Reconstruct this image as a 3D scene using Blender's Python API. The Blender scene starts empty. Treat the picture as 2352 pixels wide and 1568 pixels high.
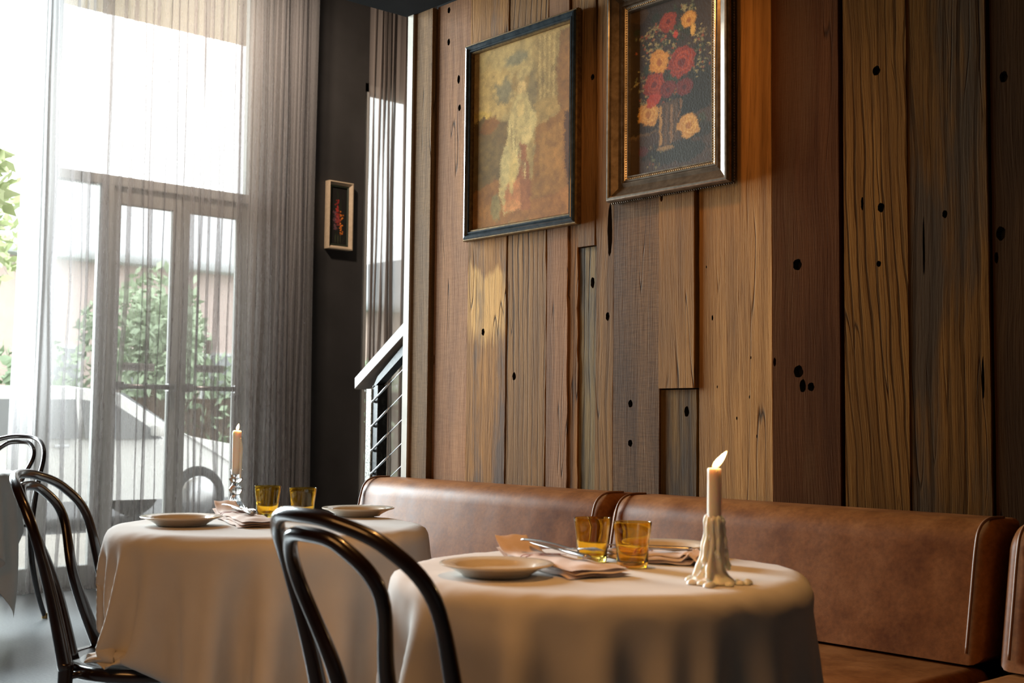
import bpy, bmesh, math, random
import numpy as np
from mathutils import Vector, Matrix, geometry
PI = math.pi
scene = bpy.context.scene
COL = scene.collection
rnd = random.Random(7)

# ------------------------------------------------------------------ camera
cam_d = bpy.data.cameras.new('camera'); cam = bpy.data.objects.new('camera', cam_d); COL.objects.link(cam)
Rm = np.array([[.6633, .0423, .7472], [.7483, -.0514, -.6613], [.0104, .9978, -.0658]])
U, _s, Vt = np.linalg.svd(Rm); Rm = U @ Vt
M = Matrix([list(Rm[i]) for i in range(3)]).to_4x4(); M.translation = (0, 0, .99)
cam.matrix_world = M
cam_d.sensor_width = 36; cam_d.lens = 36 * 2840 / 2352
cam_d.clip_start = .05; cam_d.clip_end = 200
cam_d.dof.use_dof = True; cam_d.dof.focus_distance = 3.9; cam_d.dof.aperture_fstop = 7.0
scene.camera = cam

# ------------------------------------------------------------------ world, lights, exposure
def new_world():
    w = bpy.data.worlds.new('overcast_sky'); scene.world = w; w.use_nodes = True
    nt = w.node_tree; bg = nt.nodes['Background']
    bg.inputs[0].default_value = (.96, .985, 1.0, 1); bg.inputs[1].default_value = 4.6
new_world()

def area(name, loc, rot, sx, sy, power, color, spread=180):
    d = bpy.data.lights.new(name, 'AREA'); d.shape = 'RECTANGLE'; d.size = sx; d.size_y = sy
    d.energy = power; d.color = color; d.spread = math.radians(spread)
    o = bpy.data.objects.new(name, d); COL.objects.link(o); o.location = loc; o.rotation_euler = rot; return o
def spot(name, loc, target, power, color, angle=70, blend=.7, radius=.04):
    d = bpy.data.lights.new(name, 'SPOT'); d.energy = power; d.color = color; d.spot_size = math.radians(angle)
    d.spot_blend = blend; d.shadow_soft_size = radius
    o = bpy.data.objects.new(name, d); COL.objects.link(o); o.location = loc
    o.rotation_euler = (Vector(target) - Vector(loc)).to_track_quat('-Z', 'Y').to_euler(); return o
WARM = (1.0, .46, .13)
# lamp added outside the unseen left panes, supplementing their daylight
area('window_daylight_fill', (-7.5, 1.72, 2.4), (0, -PI/2, 0), 2.9, 1.5, 860, (.86, .94, 1.0))
# warm lamps under the low ceiling
spot('downlight_wall', (-2.35, 2.15, 2.50), (-2.35, 2.75, 1.6), 17, WARM, 95, .9, .05)
area('dining_lamps', (-1.5, -.9, 2.35), (math.radians(34), 0, math.radians(6)), 1.2, .6, 21, (1.0, .47, .15))
spot('downlight_near_table', (-1.45, 1.35, 2.52), (-1.50, 1.45, 0), 52, WARM, 56, .6, .05)
spot('downlight_middle_table', (-2.6, 1.35, 2.52), (-2.6, 1.45, 0), 19, WARM, 62, .6, .05)
spot('curtain_fill_lamp', (-5.9, 3.1, 3.85), (-7.0, 4.30, 2.3), 250, (1.0, .80, .64), 118, .8, .12)  # added spot in the high void, brightens the gathered curtain
scene.view_settings.view_transform = 'Standard'
scene.view_settings.look = 'None'
scene.view_settings.gamma = 1.0
scene.view_settings.use_curve_mapping = False
scene.view_settings.exposure = 0.0
cy = scene.cycles
cy.use_denoising = True
cy.max_bounces = 8; cy.diffuse_bounces = 4; cy.glossy_bounces = 3; cy.transmission_bounces = 8
cy.transparent_max_bounces = 24; cy.sample_clamp_indirect = 4.0; cy.sample_clamp_direct = 0
cy.blur_glossy = 1.0

# ------------------------------------------------------------------ helpers
def obj(name, me, mat=None, parent=None):
    o = bpy.data.objects.new(name, me); COL.objects.link(o)
    if mat is not None:
        me.materials.clear(); me.materials.append(mat)
    if parent is not None: o.parent = parent
    return o
def tag(o, label=None, cat=None, group=None, kind=None):
    if label: o['label'] = label
    if cat: o['category'] = cat
    if group: o['group'] = group
    if kind: o['kind'] = kind
    return o
def thing(name, label, cat, loc=(0, 0, 0), rotz=0, group=None):
    o = bpy.data.objects.new(name, None); COL.objects.link(o)
    o.location = loc; o.rotation_euler = (0, 0, rotz); o.empty_display_size = .05
    return tag(o, label, cat, group)
def structure(name, mat=None, me=None):
    if me is None:
        o = bpy.data.objects.new(name, None); COL.objects.link(o)
    else: o = obj(name, me, mat)
    o['kind'] = 'structure'; return o
def mesh(verts, faces, smooth=False, name='mesh'):
    me = bpy.data.meshes.new(name)
    me.from_pydata([tuple(map(float, v)) for v in verts], [], [tuple(map(int, f)) for f in faces]); me.update()
    if smooth: me.polygons.foreach_set('use_smooth', [True]*len(me.polygons))
    return me
def from_bm(bm, smooth=False, angle=None):
    me = bpy.data.meshes.new('mesh'); bmesh.ops.recalc_face_normals(bm, faces=bm.faces[:]); bm.to_mesh(me); bm.free()
    if smooth or angle: me.polygons.foreach_set('use_smooth', [True]*len(me.polygons))
    if angle: me.set_sharp_from_angle(angle=math.radians(angle))
    return me
def boxes(lst, bevel=0, seg=2):
    bm = bmesh.new()
    for (x0, x1, y0, y1, z0, z1) in lst:
        r = bmesh.ops.create_cube(bm, size=1)
        for v in r['verts']:
            v.co = Vector(((x0+x1)/2 + v.co.x*(x1-x0), (y0+y1)/2 + v.co.y*(y1-y0), (z0+z1)/2 + v.co.z*(z1-z0)))
    if bevel: bmesh.ops.bevel(bm, geom=bm.edges[:], offset=bevel, segments=seg, profile=.5, affect='EDGES')
    return from_bm(bm, angle=35 if bevel else None)
def box(x0, x1, y0, y1, z0, z1, bevel=0, seg=2): return boxes([(x0, x1, y0, y1, z0, z1)], bevel, seg)
def spline(P, n=8, closed=False):
    P = np.array(P, float); out = []; N = len(P)
    rng = range(N) if closed else range(N-1)
    for i in rng:
        if closed: p0, p1, p2, p3 = P[(i-1) % N], P[i], P[(i+1) % N], P[(i+2) % N]
        else: p0, p1, p2, p3 = P[max(i-1, 0)], P[i], P[i+1], P[min(i+2, N-1)]
        for t in np.linspace(0, 1, n, endpoint=False):
            out.append(.5*((2*p1)+(-p0+p2)*t+(2*p0-5*p1+4*p2-p3)*t*t+(-p0+3*p1-3*p2+p3)*t**3))
    if not closed: out.append(P[-1])
    return np.array(out)
def tube(path, radii, nseg=12, closed=False, cap=True, flat=1.0):
    P = np.array(path, float); N = len(P)
    if np.isscalar(radii): radii = [radii]*N
    T = np.roll(P, -1, 0) - np.roll(P, 1, 0) if closed else np.gradient(P, axis=0)
    T /= np.linalg.norm(T, axis=1)[:, None] + 1e-12
    up = np.array([0, 0, 1.]) if abs(T[0][2]) < .9 else np.array([1., 0, 0])
    u = np.cross(up, T[0]); u /= np.linalg.norm(u)
    vs = []; fs = []
    for i in range(N):
        u = u - T[i]*(u @ T[i]); u /= np.linalg.norm(u) + 1e-12; w = np.cross(T[i], u)
        for k in range(nseg):
            a = 2*PI*k/nseg; vs.append(P[i] + radii[i]*(math.cos(a)*u + flat*math.sin(a)*w))
    for i in range(N if closed else N-1):
        j = (i+1) % N
        for k in range(nseg):
            l = (k+1) % nseg; fs.append((i*nseg+k, i*nseg+l, j*nseg+l, j*nseg+k))
    if not closed and cap:
        fs.append(tuple(range(nseg))[::-1]); fs.append(tuple((N-1)*nseg+k for k in range(nseg)))
    return mesh(vs, fs, True)
def lathe(prof, n=40, mod=None, cap=True):
    vs = []; fs = []
    for i, (r, z) in enumerate(prof):
        for k in range(n):
            a = 2*PI*k/n; rr = r if mod is None else mod(r, z, a, i)
            vs.append((rr*math.cos(a), rr*math.sin(a), z))
    m = len(prof)
    for i in range(m-1):
        for k in range(n):
            l = (k+1) % n; fs.append((i*n+k, i*n+l, (i+1)*n+l, (i+1)*n+k))
    if cap:
        if prof[0][0] > 1e-6: fs.append(tuple(range(n))[::-1])
        if prof[-1][0] > 1e-6: fs.append(tuple((m-1)*n+k for k in range(n)))
    me = mesh(vs, fs, True); me.set_sharp_from_angle(angle=math.radians(50)); return me
def join(*ms):
    bm = bmesh.new()
    for m in ms: bm.from_mesh(m)
    me = bpy.data.meshes.new('mesh'); bm.to_mesh(me); bm.free(); return me
def moved(me, mat4): me.transform(mat4); me.update(); return me
def dup(root, loc, rotz, label, group=None, data=True):
    r = root.copy(); COL.objects.link(r); r.location = loc; r.rotation_euler = (0, 0, rotz); r['label'] = label
    if group: r['group'] = group
    for ch in list(root.children):
        c = ch.copy(); COL.objects.link(c); c.parent = r
        for g in list(ch.children):
            d = g.copy(); COL.objects.link(d); d.parent = c
    return r

# ------------------------------------------------------------------ numpy value noise
def vnoise(shape, cells, seed):
    r = np.random.default_rng(seed); gy, gx = cells
    g = r.random((gy+2, gx+2)); ys = np.linspace(0, gy, shape[0], endpoint=False); xs = np.linspace(0, gx, shape[1], endpoint=False)
    yi = ys.astype(int); xi = xs.astype(int); fy = (ys-yi)[:, None]; fx = (xs-xi)[None]; fy = fy*fy*(3-2*fy); fx = fx*fx*(3-2*fx)
    a = g[yi][:, xi]; b = g[yi][:, xi+1]; c = g[yi+1][:, xi]; d = g[yi+1][:, xi+1]
    return a*(1-fy)*(1-fx)+b*(1-fy)*fx+c*fy*(1-fx)+d*fy*fx
def lin(c):
    c = np.array(c, float)/255.; return np.where(c <= .04045, c/12.92, ((c+.055)/1.055)**2.4)
def L3(r, g, b, a=1):
    v = lin((r, g, b)); return (float(v[0]), float(v[1]), float(v[2]), a)

# ------------------------------------------------------------------ materials
def mat(name):
    m = bpy.data.materials.new(name); m.use_nodes = True; nt = m.node_tree; b = nt.nodes['Principled BSDF']; return m, nt, b
def simple(name, col, rough=.5, metal=0, coat=0, spec=None, **kw):
    m, nt, b = mat(name)
    b.inputs['Base Color'].default_value = (*col[:3], 1); b.inputs['Roughness'].default_value = rough
    b.inputs['Metallic'].default_value = metal; b.inputs['Coat Weight'].default_value = coat
    if spec is not None: b.inputs['Specular IOR Level'].default_value = spec
    for k, v in kw.items(): b.inputs[k.replace('_', ' ')].default_value = v
    return m
def N(nt, t, **kw):
    n = nt.nodes.new(t)
    for k, v in kw.items():
        if k.startswith('i_'):
            key = k[2:]; key = int(key) if key.isdigit() else key.replace('_', ' ')
            n.inputs[key].default_value = v
        else: setattr(n, k, v)
    return n
def ramp(nt, src, stops, interp='LINEAR'):
    r = N(nt, 'ShaderNodeValToRGB'); r.color_ramp.interpolation = interp
    e = r.color_ramp.elements
    while len(e) > 1: e.remove(e[-1])
    e[0].position = stops[0][0]; e[0].color = stops[0][1] if len(stops[0][1]) == 4 else (*stops[0][1], 1)
    for p, c in stops[1:]:
        x = e.new(p); x.color = c if len(c) == 4 else (*c, 1)
    nt.links.new(src, r.inputs[0]); return r
def mixc(nt, fac, a, b, mode='MIX'):
    n = N(nt, 'ShaderNodeMix', data_type='RGBA', blend_type=mode, clamp_factor=True)
    for s, i in ((fac, 0), (a, 6), (b, 7)):
        if hasattr(s, 'links'): nt.links.new(s, n.inputs[i])
        else: n.inputs[i].default_value = s
    return n.outputs[2]
def math_(nt, op, a, b=0.0):
    n = N(nt, 'ShaderNodeMath', operation=op)
    for i, s in enumerate((a, b)):
        if hasattr(s, 'links'): nt.links.new(s, n.inputs[i])
        else: n.inputs[i].default_value = s
    return n.outputs[0]
G = (1, 1, 1, 1); K = (0, 0, 0, 1)

def wood(name, light, dark, seed, line=0., line_scale=55., saw=0., stain=None, stain_amt=.0, fine=.5, rough=.74, gold=None, tilt=0., spec=.10):
    """reclaimed board; light/dark base tones, dark open grain lines, saw marks, grey-blue stains"""
    light = (light[0]*1.26, light[1]*1.08, light[2]*.66); dark = (dark[0]*1.18, dark[1]*.98, dark[2]*.58)
    m, nt, b = mat(name); L = nt.links
    tc = N(nt, 'ShaderNodeTexCoord')
    mp = N(nt, 'ShaderNodeMapping'); mp.inputs['Location'].default_value = (seed*3.17, seed*1.3, seed*.77)
    mp.inputs['Rotation'].default_value = (0, tilt, 0)
    L.new(tc.outputs['Object'], mp.inputs[0])
    # slow bend of the grain
    wob = N(nt, 'ShaderNodeTexNoise', i_Scale=1.6, i_Detail=2.0); L.new(mp.outputs[0], wob.inputs[0])
    vm = N(nt, 'ShaderNodeVectorMath', operation='MULTIPLY_ADD'); vm.inputs[1].default_value = (.05, 0, 0)
    L.new(wob.outputs['Color'], vm.inputs[0]); L.new(mp.outputs[0], vm.inputs[2])
    st = N(nt, 'ShaderNodeMapping'); st.inputs['Scale'].default_value = (1, 1, .035); L.new(vm.outputs[0], st.inputs[0])
    n1 = N(nt, 'ShaderNodeTexNoise', i_Scale=38., i_Detail=6., i_Roughness=.6); L.new(st.outputs[0], n1.inputs[0])
    n2 = N(nt, 'ShaderNodeTexNoise', i_Scale=260., i_Detail=4., i_Roughness=.65); L.new(st.outputs[0], n2.inputs[0])
    n3 = N(nt, 'ShaderNodeTexNoise', i_Scale=5., i_Detail=4.); 
    st3 = N(nt, 'ShaderNodeMapping'); st3.inputs['Scale'].default_value = (1, 1, .22); L.new(mp.outputs[0], st3.inputs[0]); L.new(st3.outputs[0], n3.inputs[0])
    mid = [(light[i]+dark[i])/2 for i in range(3)]
    r1 = ramp(nt, n1.outputs['Fac'], [(.30, dark), (.50, mid), (.72, light)])
    col = r1.outputs[0]
    r3 = ramp(nt, n3.outputs['Fac'], [(.33, (.62, .60, .58)), (.62, (1.12, 1.1, 1.06))])
    col = mixc(nt, .85, col, r3.outputs[0], 'MULTIPLY')
    r2 = ramp(nt, n2.outputs['Fac'], [(.30, (.45, .42, .40)), (.48, (1, 1, 1)), (.75, (1.12, 1.12, 1.12))])
    col = mixc(nt, fine, col, r2.outputs[0], 'MULTIPLY')
    bump_src = n2.outputs['Fac']
    if gold:   # freshly scraped paler patch (x0,x1,z0,z1 world)
        x0, x1, z0, z1, gc = gold
        sep = N(nt, 'ShaderNodeSeparateXYZ'); L.new(tc.outputs['Object'], sep.inputs[0])
        e = math_(nt, 'MULTIPLY', math_(nt, 'ADD', n1.outputs['Fac'], -.5), .22)
        zz = math_(nt, 'ADD', sep.outputs[2], e)
        a1 = N(nt, 'ShaderNodeMapRange', i_1=z0-.03, i_2=z0+.03); L.new(zz, a1.inputs[0])
        a2 = N(nt, 'ShaderNodeMapRange', i_1=z1+.012, i_2=z1-.012); L.new(zz, a2.inputs[0])
        a3 = N(nt, 'ShaderNodeMapRange', i_1=x0-.03, i_2=x0+.03); L.new(sep.outputs[0], a3.inputs[0])
        f = math_(nt, 'MULTIPLY', math_(nt, 'MULTIPLY', a1.outputs[0], a2.outputs[0]), a3.outputs[0])
        g = mixc(nt, .9, (*gc, 1), r2.outputs[0], 'MULTIPLY')
        col = mixc(nt, f, col, g)
    if stain:
        sn = N(nt, 'ShaderNodeTexNoise', i_Scale=7., i_Detail=5., i_Roughness=.6)
        ss = N(nt, 'ShaderNodeMapping'); ss.inputs['Scale'].default_value = (1, 1, .16); ss.inputs['Location'].default_value = (seed, 4, 2)
        L.new(vm.outputs[0], ss.inputs[0]); L.new(ss.outputs[0], sn.inputs[0])
        rs = ramp(nt, sn.outputs['Fac'], [(.50-.2*stain_amt, K), (.60-.1*stain_amt, G)])
        col = mixc(nt, math_(nt, 'MULTIPLY', rs.outputs[0], .8), col, (*stain, 1))
    if line:
        # long dark open-grain lines
        wv = N(nt, 'ShaderNodeTexWave', wave_type='BANDS', bands_direction='X', i_Scale=line_scale/6.28, i_Distortion=5.0, i_Detail=3.0, i_Detail_Scale=1.2)
        wm = N(nt, 'ShaderNodeMapping'); wm.inputs['Scale'].default_value = (1, 1, .16); L.new(vm.outputs[0], wm.inputs[0])
        L.new(wm.outputs[0], wv.inputs[0])
        rl = ramp(nt, wv.outputs['Fac'], [(.0, G), (.07, G), (.2, K)])
        brk = ramp(nt, n3.outputs['Fac'], [(.38, (.25, .25, .25)), (.6, G)])
        lf = math_(nt, 'MULTIPLY', rl.outputs[0], math_(nt, 'MULTIPLY', brk.outputs[0], line))
        col = mixc(nt, lf, col, (dark[0]*.16, dark[1]*.15, dark[2]*.15, 1))
        bump_src = math_(nt, 'SUBTRACT', n2.outputs['Fac'], math_(nt, 'MULTIPLY', lf, .7))
    # sparse splits
    vs = N(nt, 'ShaderNodeMapping'); vs.inputs['Scale'].default_value = (1, 1, .045); L.new(vm.outputs[0], vs.inputs[0])
    cr = N(nt, 'ShaderNodeTexNoise', i_Scale=21., i_Detail=1.5, i_Roughness=.4); L.new(vs.outputs[0], cr.inputs[0])
    ca = math_(nt, 'ABSOLUTE', math_(nt, 'SUBTRACT', cr.outputs['Fac'], .56))
    rc = ramp(nt, ca, [(.0, G), (.004, (.6, .6, .6)), (.009, K)])
    cm = ramp(nt, n3.outputs['Fac'], [(.48, K), (.56, G)])
    cf = math_(nt, 'MULTIPLY', rc.outputs[0], cm.outputs[0])
    col = mixc(nt, math_(nt, 'MULTIPLY', cf, .85), col, (.012, .008, .005, 1))
    bump_src = math_(nt, 'SUBTRACT', bump_src, cf)
    if saw:
        sm = N(nt, 'ShaderNodeMapping'); sm.inputs['Scale'].default_value = (.12, 1, 1); L.new(mp.outputs[0], sm.inputs[0])
        sw = N(nt, 'ShaderNodeTexNoise', i_Scale=210., i_Detail=2.); L.new(sm.outputs[0], sw.inputs[0])
        rw = ramp(nt, sw.outputs['Fac'], [(.35, (.72, .72, .72)), (.65, (1.1, 1.1, 1.12))])
        col = mixc(nt, saw, col, rw.outputs[0], 'MULTIPLY')
    L.new(col, b.inputs['Base Color'])
    rr = N(nt, 'ShaderNodeMapRange', i_3=rough-.12, i_4=rough+.12); L.new(n3.outputs['Fac'], rr.inputs[0]); L.new(rr.outputs[0], b.inputs['Roughness'])
    bp = N(nt, 'ShaderNodeBump', i_Strength=.55, i_Distance=.0025); L.new(bump_src, bp.inputs['Height']); L.new(bp.outputs[0], b.inputs['Normal'])
    b.inputs['Specular IOR Level'].default_value = spec
    return m

def noisy(name, c1, c2, scale, rough=.6, bump=.2, dist=.002, detail=5, coat=0, spec=.4, stretch=(1, 1, 1), lo=.35, hi=.65, metal=0, rough2=None):
    m, nt, b = mat(name); L = nt.links
    tc = N(nt, 'ShaderNodeTexCoord'); mp = N(nt, 'ShaderNodeMapping'); mp.inputs['Scale'].default_value = stretch
    L.new(tc.outputs['Object'], mp.inputs[0])
    n = N(nt, 'ShaderNodeTexNoise', i_Scale=scale, i_Detail=detail, i_Roughness=.6); L.new(mp.outputs[0], n.inputs[0])
    r = ramp(nt, n.outputs['Fac'], [(lo, c1), (hi, c2)]); L.new(r.outputs[0], b.inputs['Base Color'])
    b.inputs['Roughness'].default_value = rough; b.inputs['Coat Weight'].default_value = coat; b.inputs['Specular IOR Level'].default_value = spec
    b.inputs['Metallic'].default_value = metal
    if rough2 is not None:
        q = N(nt, 'ShaderNodeMapRange', i_3=rough, i_4=rough2); L.new(n.outputs['Fac'], q.inputs[0]); L.new(q.outputs[0], b.inputs['Roughness'])
    if bump:
        bp = N(nt, 'ShaderNodeBump', i_Strength=bump, i_Distance=dist); L.new(n.outputs['Fac'], bp.inputs['Height']); L.new(bp.outputs[0], b.inputs['Normal'])
    return m

def leather():
    m, nt, b = mat('cognac_leather'); L = nt.links
    tc = N(nt, 'ShaderNodeTexCoord')
    n1 = N(nt, 'ShaderNodeTexNoise', i_Scale=9., i_Detail=6., i_Roughness=.62); L.new(tc.outputs['Object'], n1.inputs[0])
    n2 = N(nt, 'ShaderNodeTexNoise', i_Scale=90., i_Detail=5., i_Roughness=.6); L.new(tc.outputs['Object'], n2.inputs[0])
    v = N(nt, 'ShaderNodeTexVoronoi', feature='DISTANCE_TO_EDGE', i_Scale=420.); L.new(tc.outputs['Object'], v.inputs[0])
    c = ramp(nt, n1.outputs['Fac'], [(.30, (.14, .044, .010)), (.50, (.235, .083, .020)), (.72, (.32, .125, .036))])
    c2 = ramp(nt, n2.outputs['Fac'], [(.30, (.72, .70, .68)), (.65, (1.1, 1.1, 1.1))])
    col = mixc(nt, .8, c.outputs[0], c2.outputs[0], 'MULTIPLY'); L.new(col, b.inputs['Base Color'])
    rr = N(nt, 'ShaderNodeMapRange', i_3=.34, i_4=.56); L.new(n1.outputs['Fac'], rr.inputs[0]); L.new(rr.outputs[0], b.inputs['Roughness'])
    b.inputs['Specular IOR Level'].default_value = .12; b.inputs['Coat Weight'].default_value = .04; b.inputs['Coat Roughness'].default_value = .3
    h = math_(nt, 'ADD', math_(nt, 'MULTIPLY', n2.outputs['Fac'], .6), math_(nt, 'MULTIPLY', v.outputs['Distance'], 1.0))
    n4 = N(nt, 'ShaderNodeTexNoise', i_Scale=14., i_Detail=1.); s4 = N(nt, 'ShaderNodeMapping'); s4.inputs['Scale'].default_value = (.5, 1, .35)
    L.new(tc.outputs['Object'], s4.inputs[0]); L.new(s4.outputs[0], n4.inputs[0])
    bp = N(nt, 'ShaderNodeBump', i_Strength=.25, i_Distance=.001); L.new(h, bp.inputs['Height'])
    bp2 = N(nt, 'ShaderNodeBump', i_Strength=.35, i_Distance=.008); L.new(n4.outputs['Fac'], bp2.inputs['Height']); L.new(bp.outputs[0], bp2.inputs['Normal'])
    L.new(bp2.outputs[0], b.inputs['Normal']); return m

def cloth_mat(name, col, trans=.25, weave=900.):
    m, nt, b = mat(name); L = nt.links
    tc = N(nt, 'ShaderNodeTexCoord')
    w = N(nt, 'ShaderNodeTexNoise', i_Scale=weave, i_Detail=2.); L.new(tc.outputs['Object'], w.inputs[0])
    n = N(nt, 'ShaderNodeTexNoise', i_Scale=14., i_Detail=4.); L.new(tc.outputs['Object'], n.inputs[0])
    r = ramp(nt, n.outputs['Fac'], [(.3, tuple(c*.94 for c in col)), (.7, col)]); L.new(r.outputs[0], b.inputs['Base Color'])
    b.inputs['Roughness'].default_value = .85; b.inputs['Sheen Weight'].default_value = .15; b.inputs['Specular IOR Level'].default_value = .2
    h = math_(nt, 'ADD', math_(nt, 'MULTIPLY', w.outputs['Fac'], .15), n.outputs['Fac'])
    bp = N(nt, 'ShaderNodeBump', i_Strength=.25, i_Distance=.004); L.new(h, bp.inputs['Height']); L.new(bp.outputs[0], b.inputs['Normal'])
    tl = N(nt, 'ShaderNodeBsdfTranslucent'); tl.inputs[0].default_value = (*col, 1)
    mx = N(nt, 'ShaderNodeMixShader'); mx.inputs[0].default_value = trans
    out = nt.nodes['Material Output']; L.new(b.outputs[0], mx.inputs[1]); L.new(tl.outputs[0], mx.inputs[2]); L.new(mx.outputs[0], out.inputs[0])
    return m

def sheer(name, open_, col):
    m = bpy.data.materials.new(name); m.use_nodes = True; nt = m.node_tree; L = nt.links
    for n in list(nt.nodes):
        if n.type != 'OUTPUT_MATERIAL': nt.nodes.remove(n)
    out = [n for n in nt.nodes if n.type == 'OUTPUT_MATERIAL'][0]
    tr = N(nt, 'ShaderNodeBsdfTransparent'); tr.inputs[0].default_value = (.99, .99, 1, 1)
    df = N(nt, 'ShaderNodeBsdfDiffuse'); df.inputs[0].default_value = (*col, 1)
    tl = N(nt, 'ShaderNodeBsdfTranslucent'); tl.inputs[0].default_value = (*col, 1)
    m1 = N(nt, 'ShaderNodeMixShader'); m1.inputs[0].default_value = .5; L.new(df.outputs[0], m1.inputs[1]); L.new(tl.outputs[0], m1.inputs[2])
    tc = N(nt, 'ShaderNodeTexCoord'); mp = N(nt, 'ShaderNodeMapping'); mp.inputs['Scale'].default_value = (1, 1, .12); L.new(tc.outputs['Object'], mp.inputs[0])
    n = N(nt, 'ShaderNodeTexNoise', i_Scale=90., i_Detail=3.); L.new(mp.outputs[0], n.inputs[0])
    q = N(nt, 'ShaderNodeMapRange', i_1=.3, i_2=.7, i_3=1-open_-.015, i_4=1-open_+.015); L.new(n.outputs['Fac'], q.inputs[0])
    m2 = N(nt, 'ShaderNodeMixShader'); L.new(q.outputs[0], m2.inputs[0]); L.new(tr.outputs[0], m2.inputs[1]); L.new(m1.outputs[0], m2.inputs[2])
    L.new(m2.outputs[0], out.inputs[0]); return m

def glass(name, col, rough=0.0, ior=1.45):
    m, nt, b = mat(name)
    b.inputs['Base Color'].default_value = (*col, 1); b.inputs['Transmission Weight'].default_value = 1.0
    b.inputs['Roughness'].default_value = rough; b.inputs['IOR'].default_value = ior; return m
def pane_mat():
    m = bpy.data.materials.new('window_glass'); m.use_nodes = True; nt = m.node_tree; L = nt.links
    for n in list(nt.nodes):
        if n.type != 'OUTPUT_MATERIAL': nt.nodes.remove(n)
    out = [n for n in nt.nodes if n.type == 'OUTPUT_MATERIAL'][0]
    tr = N(nt, 'ShaderNodeBsdfTransparent'); tr.inputs[0].default_value = (.95, .97, .96, 1)
    gl = N(nt, 'ShaderNodeBsdfGlossy'); gl.inputs['Roughness'].default_value = .02
    fr = N(nt, 'ShaderNodeFresnel'); fr.inputs[0].default_value = 1.3
    mx = N(nt, 'ShaderNodeMixShader'); L.new(fr.outputs[0], mx.inputs[0]); L.new(tr.outputs[0], mx.inputs[1]); L.new(gl.outputs[0], mx.inputs[2]); L.new(mx.outputs[0], out.inputs[0])
    return m
def emit(name, col, s):
    m = bpy.data.materials.new(name); m.use_nodes = True; nt = m.node_tree; b = nt.nodes['Principled BSDF']
    b.inputs['Base Color'].default_value = (0, 0, 0, 1); b.inputs['Emission Color'].default_value = (*col, 1); b.inputs['Emission Strength'].default_value = s; return m

MAT = dict(
    concrete=noisy('polished_concrete', (.085, .092, .096), (.20, .212, .22), 90., .22, .12, .001, 8, 0, .5, rough2=.5),
    dark_wall=noisy('charcoal_paint', (.040, .037, .034), (.052, .048, .045), 3., .55, .05, .002),
    ceiling=noisy('dark_ceiling_paint', (.016, .0155, .015), (.020, .0195, .019), 5., .95, .05, spec=.02),
    backing=simple('black_backing', (.006, .004, .003), .9),
    cream=noisy('cream_paint', (.50, .45, .36), (.60, .54, .44), 12., .5, .1),
    frame_paint=simple('pale_grey_frame_paint', (.40, .40, .38), .45),
    alu=simple('brushed_steel', (.55, .55, .55), .32, 1.0),
    steel_black=noisy('worn_black_steel', (.012, .012, .012), (.05, .05, .048), 60., .35, .3, .0005, lo=.5, hi=.72),
    steel_pale=noisy('chipped_pale_steel', (.10, .10, .09), (.52, .50, .44), 120., .5, .3, .0005, lo=.38, hi=.5),
    rail=noisy('varnished_rail_timber', (.17, .13, .105), (.24, .19, .16), 30., .4, .1, .0005, stretch=(.1, 1, 1)),
    bentwood=noisy('dark_lacquered_bentwood', (.010, .0045, .003), (.020, .009, .006), 30., .24, .05, .0004, coat=.35, spec=.5),
    seat_panel=noisy('dark_seat_panel', (.022, .014, .011), (.036, .024, .018), 12., .38, .06, .0004),
    brass=simple('dull_brass', (.45, .30, .12), .35, 1.0),
    leather=leather(),
    piping=simple('leather_piping', (.20, .085, .033), .42, spec=.5),
    linen=cloth_mat('white_table_linen', (.80, .77, .73), .18),
    napkin=cloth_mat('blush_napkin_cotton', (.80, .66, .58), .12),
    stripe=cloth_mat('red_woven_stripe', (.42, .12, .11), .1),
    ceramic=noisy('cream_stoneware_glaze', (.66, .59, .48), (.72, .65, .54), 20., .16, .02, .001, coat=.4),
    cutlery=simple('polished_cutlery_steel', (.50, .49, .48), .3, 1.0),
    amber=glass('amber_glass', (1.0, .74, .16)),
    crystal=glass('clear_pressed_glass', (.98, .99, 1.0)),
    wick=simple('charred_wick', (.01, .008, .006), .9),
    pane=pane_mat(),
    sheer=sheer('grey_sheer_voile', .58, (.48, .46, .45)),
    sheer2=sheer('dense_grey_voile', .22, (.46, .40, .36)),
    base_black=simple('matt_black_iron', (.015, .015, .016), .5),
)
def wax():
    m, nt, b = mat('candle_wax'); b.inputs['Base Color'].default_value = (.90, .87, .78, 1); b.inputs['Roughness'].default_value = .38
    b.inputs['Subsurface Weight'].default_value = .45; b.inputs['Subsurface Radius'].default_value = (.02, .010, .005); b.inputs['Subsurface Scale'].default_value = .8
    return m
MAT['wax'] = wax()

# ------------------------------------------------------------------ shell of the room
floor = structure('floor', MAT['concrete'], box(-7.35, 3.2, -4.2, 6.9, -.06, 0))
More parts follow.
